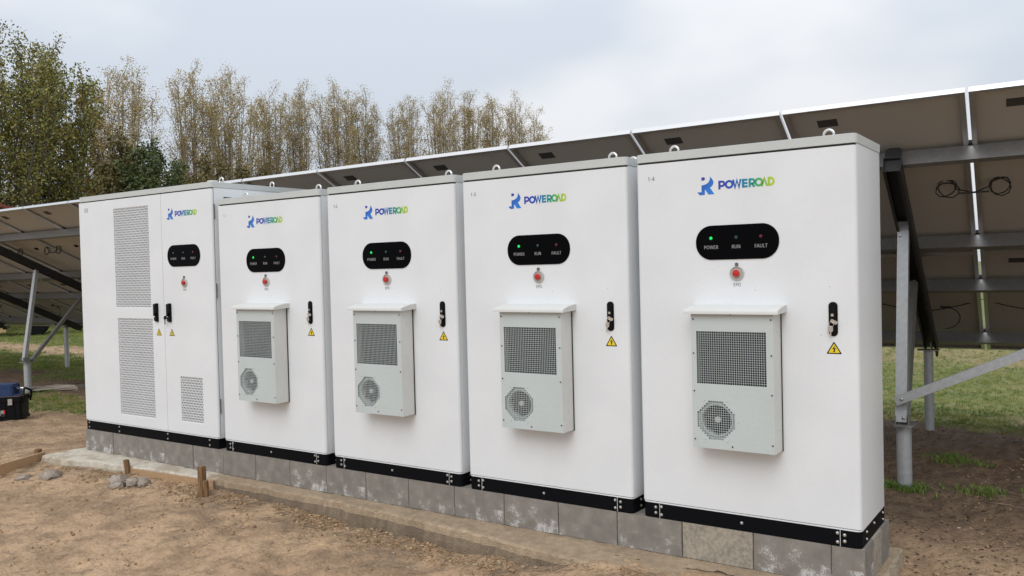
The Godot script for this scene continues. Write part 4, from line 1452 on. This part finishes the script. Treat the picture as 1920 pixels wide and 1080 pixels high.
func build_loose():
	# timber left from the formwork
	var stakes := [[-4.83, 0.235, 0.13, 0.045, 0.03, 0.1, "short round-topped wooden stake beside the mortar lumps", 0.1], [-3.7, 0.31, 0.235, 0.05, 0.045, 0.02, "squared wooden stake standing taller than the slab edge", 0.0], [-3.625, 0.325, 0.12, 0.035, 0.03, 0.1, "short split wooden stake against the taller squared stake", 0.06], [-6.27, 0.27, 0.085, 0.05, 0.05, 0.2, "small wooden stake behind the end of the form board", 0.0]]
	for s in stakes:
		var b := MB.new()
		var gy := ground_y(s[0], s[1])
		b.extrude(PackedVector2Array([Vector2(-s[3] / 2, -s[4] / 2), Vector2(s[3] / 2, -s[4] / 2 + 0.004), Vector2(s[3] / 2 - 0.003, s[4] / 2), Vector2(-s[3] / 2, s[4] / 2)]), -0.15, s[2] - 0.004, Transform3D(UPRIGHT, Vector3.ZERO))
		b.extrude(PackedVector2Array([Vector2(-s[3] / 2 + 0.004, -s[4] / 2 + 0.004), Vector2(s[3] / 2 - 0.004, -s[4] / 2 + 0.007), Vector2(s[3] / 2 - 0.006, s[4] / 2 - 0.004), Vector2(-s[3] / 2 + 0.004, s[4] / 2 - 0.004)]), s[2] - 0.004, s[2], Transform3D(UPRIGHT, Vector3.ZERO))
		var o := part(self, "wooden_stake", b, M.wood)
		o.position = Vector3(s[0], gy, s[1])
		o.rotation = Vector3(s[7], s[5], s[7] * 0.5)
		tag(o, s[6], "stake", "stakes of the slab formwork")
	var fb := MB.new()
	fb.bar(Vector3(-6.1, -0.235, 0.3), Vector3(-5.75, -0.235, 1.15), 0.024, 0.1)
	var fo := part(self, "form_board", fb, M.newwood)
	tag(fo, "fresh pale form board on edge in the sand past the slab end", "board")
	fb = MB.new()
	fb.bar(Vector3(-4.88, -0.264, 0.226), Vector3(-3.78, -0.264, 0.15), 0.016, 0.1)
	fo = part(self, "form_board", fb, M.newwood)
	tag(fo, "thin form board lining the pale slab edge between two stakes", "board")
	var lumps := [[-5.43, 0.6, 0.085, 0.05, 0.07, "grey mortar lump lying alone near the form board"], [-5.62, 0.72, 0.07, 0.025, 0.06, "flat grey mortar scrap near the form board"], [-4.68, 0.42, 0.095, 0.05, 0.07, "largest grey mortar lump in the heap by the round-topped stake"], [-4.5, 0.4, 0.055, 0.04, 0.05, "small grey mortar lump at the edge of the heap"], [-4.56, 0.49, 0.07, 0.03, 0.05, "flat grey mortar lump in front of the heap"], [-4.44, 0.35, 0.05, 0.045, 0.045, "small upright mortar lump between heap and slab"]]
	for k in lumps.size():
		var l = lumps[k]
		var o := part(self, "mortar_lump", lump(Vector3(l[2], l[3], l[4]), 30 + k), M.stone)
		o.position = Vector3(l[0], ground_y(l[0], l[1]) + l[3] * 0.35, l[1])
		o.rotation.y = k * 1.3
		tag(o, l[5], "rubble", "mortar lumps left on the sand")
	# flat grey concrete leftover under the array
	var cf := part(self, "concrete_scrap", lump(Vector3(0.75, 0.05, 0.2), 77), M.stone)
	cf.position = Vector3(-11.9, ground_y(-11.9, -3.1) + 0.02, -3.1)
	cf.rotation.y = 0.85
	tag(cf, "long flat piece of grey concrete lying in the shade of the array", "rubble")
	# clods, pebbles and straw
	scatter("soil_clod", "crumbs and clods of brown earth on the bare ground", "soil", 12000, 0)
	scatter("pebble", "pale pebbles scattered on the bare ground", "gravel", 600, 1)
	scatter("straw", "dry straw and twigs lying on the bare ground", "straw", 1100, 2)
	scatter("leaf_litter", "dark dry leaves and litter under the array", "litter", 7000, 3)

func scatter(called: String, label: String, category: String, count: int, kind: int):
	rng.seed = 900 + kind
	var mm := MultiMesh.new()
	mm.transform_format = MultiMesh.TRANSFORM_3D
	mm.use_colors = true
	if kind < 2:
		mm.mesh = small_lump().mesh()
	elif kind == 2:
		var b := MB.new()
		b.tube([Vector3(-0.5, 0, 0), Vector3(-0.15, 0.02, 0.05), Vector3(0.2, 0.025, 0.03), Vector3(0.5, 0, -0.06)], [0.014, 0.02, 0.02, 0.01], 4)
		mm.mesh = b.mesh()
	else:
		var b := MB.new()
		b.quad(Vector3(-0.5, 0, 0), Vector3(0, 0.12, 0.22), Vector3(0.5, 0.03, 0), Vector3(0, 0.1, -0.22))
		b.quad(Vector3(-0.4, 0.05, -0.1), Vector3(0.1, 0.2, 0.1), Vector3(0.6, 0.1, 0.25), Vector3(0.1, 0.02, 0.15))
		mm.mesh = b.mesh()
	var xf := []
	var cs := []
	while xf.size() < count:
		var x: float
		var z: float
		var q := rng.randf()
		if kind == 3:
			x = rng.randf_range(-0.2, 3.6) if q < 0.75 else rng.randf_range(-15.0, -8.5)
			z = rng.randf_range(-5.6, 0.2)
		elif q < 0.45:
			x = rng.randf_range(-6.2, 1.6)
			z = table(EDGE, x) + 0.01 + absf(rng.randfn(0.0, 0.16))
		elif q < 0.75:
			x = rng.randf_range(-8.5, 2.0)
			z = rng.randf_range(0.2, 2.6)
		else:
			x = rng.randf_range(1.15, 3.5)
			z = rng.randf_range(-4.0, 0.6)
		if x > -6.0 and x < 1.16 and z < table(EDGE, x) + 0.005 and z > -0.8: continue
		if kind == 0 and nz2.get_noise_2d(x * 40.0, z * 40.0) < rng.randf_range(-0.15, 0.45): continue
		var y := ground_y(x, z)
		var b := Basis(Vector3.UP, rng.randf() * TAU)
		var c := Color(0.2, 0.14, 0.092)
		if kind == 0:
			var s := 0.0025 + 0.011 * pow(rng.randf(), 6.0)
			b = b.scaled(Vector3(s * rng.randf_range(0.8, 1.25), s * 0.8, s))
			c = Color(0.46, 0.3, 0.17).lerp(Color(0.22, 0.145, 0.085), rng.randf())
			y += s * 0.2
		elif kind == 1:
			var s2 := 0.003 + 0.008 * pow(rng.randf(), 2.5)
			b = b.scaled(Vector3(s2 * 1.3, s2 * 0.7, s2))
			c = Color(0.5, 0.4, 0.28).lerp(Color(0.34, 0.265, 0.18), rng.randf())
			y += s2 * 0.25
		elif kind == 2:
			var s3 := rng.randf_range(0.04, 0.17)
			b = b * Basis(Vector3.BACK, rng.randf_range(-0.15, 0.15))
			b = b.scaled(Vector3(s3, 0.1, 0.1))
			c = Color(0.4, 0.3, 0.18).lerp(Color(0.2, 0.14, 0.09), rng.randf())
			y += 0.003
		else:
			var s4 := rng.randf_range(0.012, 0.035)
			b = b.scaled(Vector3.ONE * s4)
			c = Color(0.075, 0.052, 0.034).lerp(Color(0.19, 0.13, 0.08), pow(rng.randf(), 2.0))
			y += 0.001
		xf.append(Transform3D(b, Vector3(x, y, z)))
		cs.append(c)
	mm.instance_count = count
	for i in count:
		mm.set_instance_transform(i, xf[i])
		mm.set_instance_color(i, cs[i])
	var o := MultiMeshInstance3D.new()
	o.name = numbered(called)
	o.multimesh = mm
	o.material_override = M.leaf if kind == 3 else M.clod
	add_child(o)
	tag(o, label, category, "", "stuff")

func small_lump() -> MB:
	var b := MB.new()
	var P := []
	for i in 5:
		var t := PI * i / 4
		for j in 7:
			var p := TAU * j / 7
			P.append(Vector3(sin(t) * cos(p), cos(t), sin(t) * sin(p)) * (1.0 + 0.28 * sin(i * 5.1 + j * 2.7)))
	for i in 4:
		for j in 7:
			var a: Vector3 = P[i * 7 + j]
			var c: Vector3 = P[i * 7 + (j + 1) % 7]
			var d: Vector3 = P[(i + 1) * 7 + (j + 1) % 7]
			var e: Vector3 = P[(i + 1) * 7 + j]
			b.quadn(a, c, d, e, a.normalized(), c.normalized(), d.normalized(), e.normalized())
	return b

func build_grass():
	rng.seed = 77
	var b := MB.new()
	for k in 7:
		var a := rng.randf() * TAU
		var d := Vector3(cos(a), 0, sin(a))
		var s := Vector3(-d.z, 0, d.x) * 0.055
		var r := d * rng.randf_range(0.05, 0.35)
		var h := rng.randf_range(0.5, 1.0)
		var m := r + d * 0.18 + Vector3.UP * h * 0.6
		var t := r + d * rng.randf_range(0.4, 0.8) + Vector3.UP * h
		b.quad(r - s, r + s, m + s * 0.7, m - s * 0.7)
		b.tri(m - s * 0.7, m + s * 0.7, t, d, d, d)
	var bm := b.mesh()
	var xf := []
	var cs := []
	var add := func(x: float, z: float, hh: float, lush: float):
		var s := hh * rng.randf_range(0.6, 1.4)
		xf.append(Transform3D(Basis(Vector3.UP, rng.randf() * TAU).scaled(Vector3(s * 1.25, s, s * 1.25)), Vector3(x, ground_y(x, z) - 0.004, z)))
		var dry := clampf(0.42 + nz.get_noise_2d(x * 25.0, z * 25.0) * 1.1 + rng.randf_range(-0.35, 0.35), 0, 1)
		cs.append(Color(0.125, 0.2, 0.034).lerp(Color(0.33, 0.32, 0.09), dry * (1.0 - lush)))
	# the meadow behind the array on the right and at the far left
	var n := 0
	while n < 36000:
		var z := -5.0 - 15.0 * pow(rng.randf(), 1.6)
		var x := rng.randf_range(-3.5, 3.5)
		if rng.randf() < green(x, z):
			add.call(x, z, 0.032, 0.0)
		n += 1
	n = 0
	while n < 52000:
		var f := rng.randf()
		var x2 := lerpf(-8.0, -34.0, pow(f, 1.25))
		var z2 := lerpf(-1.4, -13.0, pow(f, 1.25)) + rng.randf_range(-2.0, 2.4) * (0.6 + f * 1.6)
		if z2 < -1.3 and rng.randf() < green(x2, z2):
			add.call(x2, z2, 0.034 + 0.02 * f, 0.0)
		n += 1
	# greener tufts round the posts
	for q in [[0.84, -2.6, 0.1, 150], [1.05, -3.75, 0.13, 100], [-12.15, -2.6, 0.3, 120], [-13.5, -3.9, 0.5, 160], [1.35, -2.75, 0.12, 60]]:
		for k in q[3]:
			add.call(q[0] + rng.randfn(0.0, q[2]), q[1] + rng.randfn(0.0, q[2] * 0.7), 0.045, 0.75)
	var mm := MultiMesh.new()
	mm.transform_format = MultiMesh.TRANSFORM_3D
	mm.use_colors = true
	mm.mesh = bm
	mm.instance_count = xf.size()
	for i in xf.size():
		mm.set_instance_transform(i, xf[i])
		mm.set_instance_color(i, cs[i])
	var o := MultiMeshInstance3D.new()
	o.name = numbered("grass")
	o.multimesh = mm
	o.material_override = M.leaf
	add_child(o)
	tag(o, "short patchy grass with dry yellow blades behind and under the array", "grass", "", "stuff")

func build_toolbox():
	var at := Vector3(-9.1, ground_y(-9.1, -0.95) + 0.004, -0.95)
	var turn := deg_to_rad(43.8)
	var t := thing("tool_box", at, "black plastic tool box with metal latches and a carrying handle", "tool box", "", turn)
	# origin: lower right front corner, x to the left is negative, depth along -z
	var up := Transform3D(UPRIGHT, Vector3.ZERO)
	var b := MB.new()
	b.extrude(rrect(-0.6, 0.0, 0.0, 0.3, 0.035, 5), 0.0, 0.03, up)
	b.extrude(rrect(-0.585, 0.012, -0.012, 0.29, 0.03, 5), 0.03, 0.225, up)
	for x in [-0.09, -0.2, -0.32, -0.44, -0.54]:
		b.box(Vector3(x, 0.115, -0.009), Vector3(0.014, 0.17, 0.014))
	part(t, "body", b, M.plastic)
	b = MB.new()
	b.extrude(rrect(-0.605, -0.004, 0.004, 0.305, 0.035, 5), 0.228, 0.262, up)
	b.extrude(rrect(-0.6, 0.0, 0.0, 0.3, 0.035, 5), 0.262, 0.285, up)
	b.box(Vector3(-0.35, 0.245, 0.008), Vector3(0.2, 0.022, 0.012))
	var lid := part(t, "lid", b, M.plastic)
	b = MB.new()
	b.extrude(rrect(-0.585, 0.015, -0.015, 0.285, 0.03, 5), 0.285, 0.29, up)
	part(lid, "dusty_top", b, M.boxlid)
	for x in [-0.125, -0.46]:
		b = MB.new()
		b.box(Vector3(x, 0.225, 0.014), Vector3(0.05, 0.075, 0.014))
		b.box(Vector3(x, 0.192, 0.018), Vector3(0.052, 0.01, 0.018))
		part(t, "latch", b, M.bolt)
	b = MB.new()
	b.box(Vector3(-0.3, 0.085, 0.001), Vector3(0.22, 0.085, 0.003))
	var st := part(t, "sticker", b, M.sign_black)
	b = MB.new()
	b.box(Vector3(-0.27, 0.088, 0.0032), Vector3(0.05, 0.06, 0.001))
	b.box(Vector3(-0.222, 0.1, 0.0032), Vector3(0.03, 0.04, 0.001))
	part(st, "white_print", b, M.white_print)
	b = MB.new()
	b.box(Vector3(-0.2, 0.1, 0.0034), Vector3(0.018, 0.05, 0.001))
	part(st, "red_print", b, M.red)
	b = MB.new()
	for z in [-0.03, -0.27]:
		b.tube([Vector3(0.006, 0.2, z), Vector3(0.02, 0.27, z), Vector3(0.02, 0.33, z), Vector3(-0.01, 0.375, z + (0.1 if z < -0.1 else -0.1))], [0.013], 8)
	var hn := part(t, "handle", b, M.plastic)
	b = MB.new()
	b.tube([Vector3(-0.012, 0.377, -0.12), Vector3(-0.2, 0.377, -0.12)], [0.011], 10)
	part(hn, "grip_tube", b, M.chrome)
	# soft blue bag on top of it
	var g := thing("soft_bag", at + Basis(Vector3.UP, turn) * Vector3(-0.3, 0.291, -0.15), "dark blue padded fabric bag lying on the black tool box", "bag", "", turn)
	b = MB.new()
	b.extrude(rrect(-0.23, -0.12, 0.2, 0.12, 0.05, 6), 0.0, 0.11, up)
	part(g, "body", b, M.blue)
	b = MB.new()
	b.extrude(rrect(-0.235, -0.125, 0.205, 0.125, 0.055, 6), 0.111, 0.132, up)
	b.extrude(rrect(-0.22, -0.11, 0.19, 0.11, 0.05, 6), 0.132, 0.146, up)
	part(g, "lid", b, M.blue)
	b = MB.new()
	b.tube([Vector3(0.2, 0.11, 0.06), Vector3(0.25, 0.1, 0.07), Vector3(0.275, 0.05, 0.075), Vector3(0.26, 0.012, 0.08), Vector3(0.2, 0.006, 0.085)], [0.011], 6)
	part(g, "strap", b, M.blue)
	b = MB.new()
	b.box(Vector3(-0.02, 0.05, 0.1205), Vector3(0.06, 0.05, 0.002))
	part(g, "badge", b, M.cyan)

func build_far():
	# tiled house behind the trees
	var t := thing("house", Vector3(-30.95, -0.4, -7.67), "small cream house with a red tiled roof behind the solar array", "house", "", deg_to_rad(64.8))
	var b := MB.new()
	b.extrude(PackedVector2Array([Vector2(-3, 0), Vector2(3, 0), Vector2(3, 4.33), Vector2(0, 5.38), Vector2(-3, 4.33)]), -5.0, 0.0, Transform3D(Basis.IDENTITY, Vector3(0, 0, 0.2)))
	part(t, "wall", b, M.cream)
	b = MB.new()
	for s in [-1.0, 1.0]:
		b.bar(Vector3(s * 1.65, 4.92, -5.0), Vector3(s * 1.65, 4.92, 0.5), 3.65, 0.12, Vector3(s * 0.33, 0.94, 0).normalized())
	part(t, "roof", b, M.roof)
	b = MB.new()
	b.box(Vector3(1.2, 2.0, 0.22), Vector3(1.0, 1.2, 0.06))
	part(t, "window", b, M.gloss)
	# rusty trailer in the field
	var r := thing("farm_trailer", Vector3(-27.3, ground_y(-27.3, -9.2), -9.3), "low rusty farm trailer with dark wheels standing in the meadow", "trailer", "", deg_to_rad(60))
	b = MB.new()
	b.box(Vector3(0, 0.62, 0), Vector3(3.2, 0.12, 1.5))
	b.box(Vector3(0, 0.85, 0.73), Vector3(3.2, 0.36, 0.05))
	b.box(Vector3(0, 0.85, -0.73), Vector3(3.2, 0.36, 0.05))
	b.box(Vector3(1.58, 0.85, 0), Vector3(0.05, 0.36, 1.4))
	b.box(Vector3(-1.58, 0.85, 0), Vector3(0.05, 0.36, 1.4))
	part(r, "bed", b, M.rust)
	b = MB.new()
	b.box(Vector3(0, 0.5, 0.4), Vector3(3.0, 0.12, 0.1))
	b.box(Vector3(0, 0.5, -0.4), Vector3(3.0, 0.12, 0.1))
	b.box(Vector3(0, 0.3, 0), Vector3(0.1, 0.1, 1.3))
	part(r, "chassis", b, M.plastic)
	for x in [-0.9, 0.9]:
		for z in [-0.62, 0.62]:
			b = MB.new()
			b.lathe([Vector2(0.0, -0.1), Vector2(0.26, -0.1), Vector2(0.3, -0.06), Vector2(0.3, 0.06), Vector2(0.26, 0.1), Vector2(0, 0.1)], Transform3D(Basis.IDENTITY, Vector3(x, 0.29, z)), 20)
			part(r, "wheel", b, M.plastic)

func _ready():
	var cam := Camera3D.new()
	cam.name = "camera"
	cam.fov = 37.25
	cam.near = 0.05
	cam.far = 1500.0
	add_child(cam)
	cam.position = Vector3(2.0503, 1.4224, 4.3939)
	cam.rotation_degrees = Vector3(-1.294, 34.323, -1.401)
	cam.current = true
	var env := Environment.new()
	env.background_mode = Environment.BG_SKY
	env.sky = make_sky()
	env.tonemap_mode = Environment.TONE_MAPPER_LINEAR
	env.tonemap_exposure = 1.03
	env.sdfgi_enabled = true
	env.ssao_enabled = true
	env.ssil_enabled = true
	var we := WorldEnvironment.new()
	we.name = "daylight"
	we.environment = env
	add_child(we)
	var sun := DirectionalLight3D.new()
	sun.name = "veiled_sun"
	sun.light_energy = 0.38
	sun.light_color = Color(1.0, 0.993, 0.98)
	sun.light_angular_distance = 40.0
	sun.shadow_enabled = true
	add_child(sun)
	sun.look_at_from_position(Vector3(1.6, 7.2, 7.2), Vector3.ZERO)
	nz.seed = 11
	nz.noise_type = FastNoiseLite.TYPE_SIMPLEX_SMOOTH
	nz.frequency = 0.06
	nz.fractal_octaves = 3
	nz2.seed = 29
	nz2.noise_type = FastNoiseLite.TYPE_SIMPLEX_SMOOTH
	nz2.frequency = 0.05
	nz2.fractal_octaves = 4
	rng.seed = 3
	make_prints()
	make_materials()
	build_ground()
	build_slab()
	build_blocks()
	make_inverter_cabinet()
	build_cabinets()
	build_array()
	build_trees()
	build_far()
	build_toolbox()
	build_loose()
	build_grass()
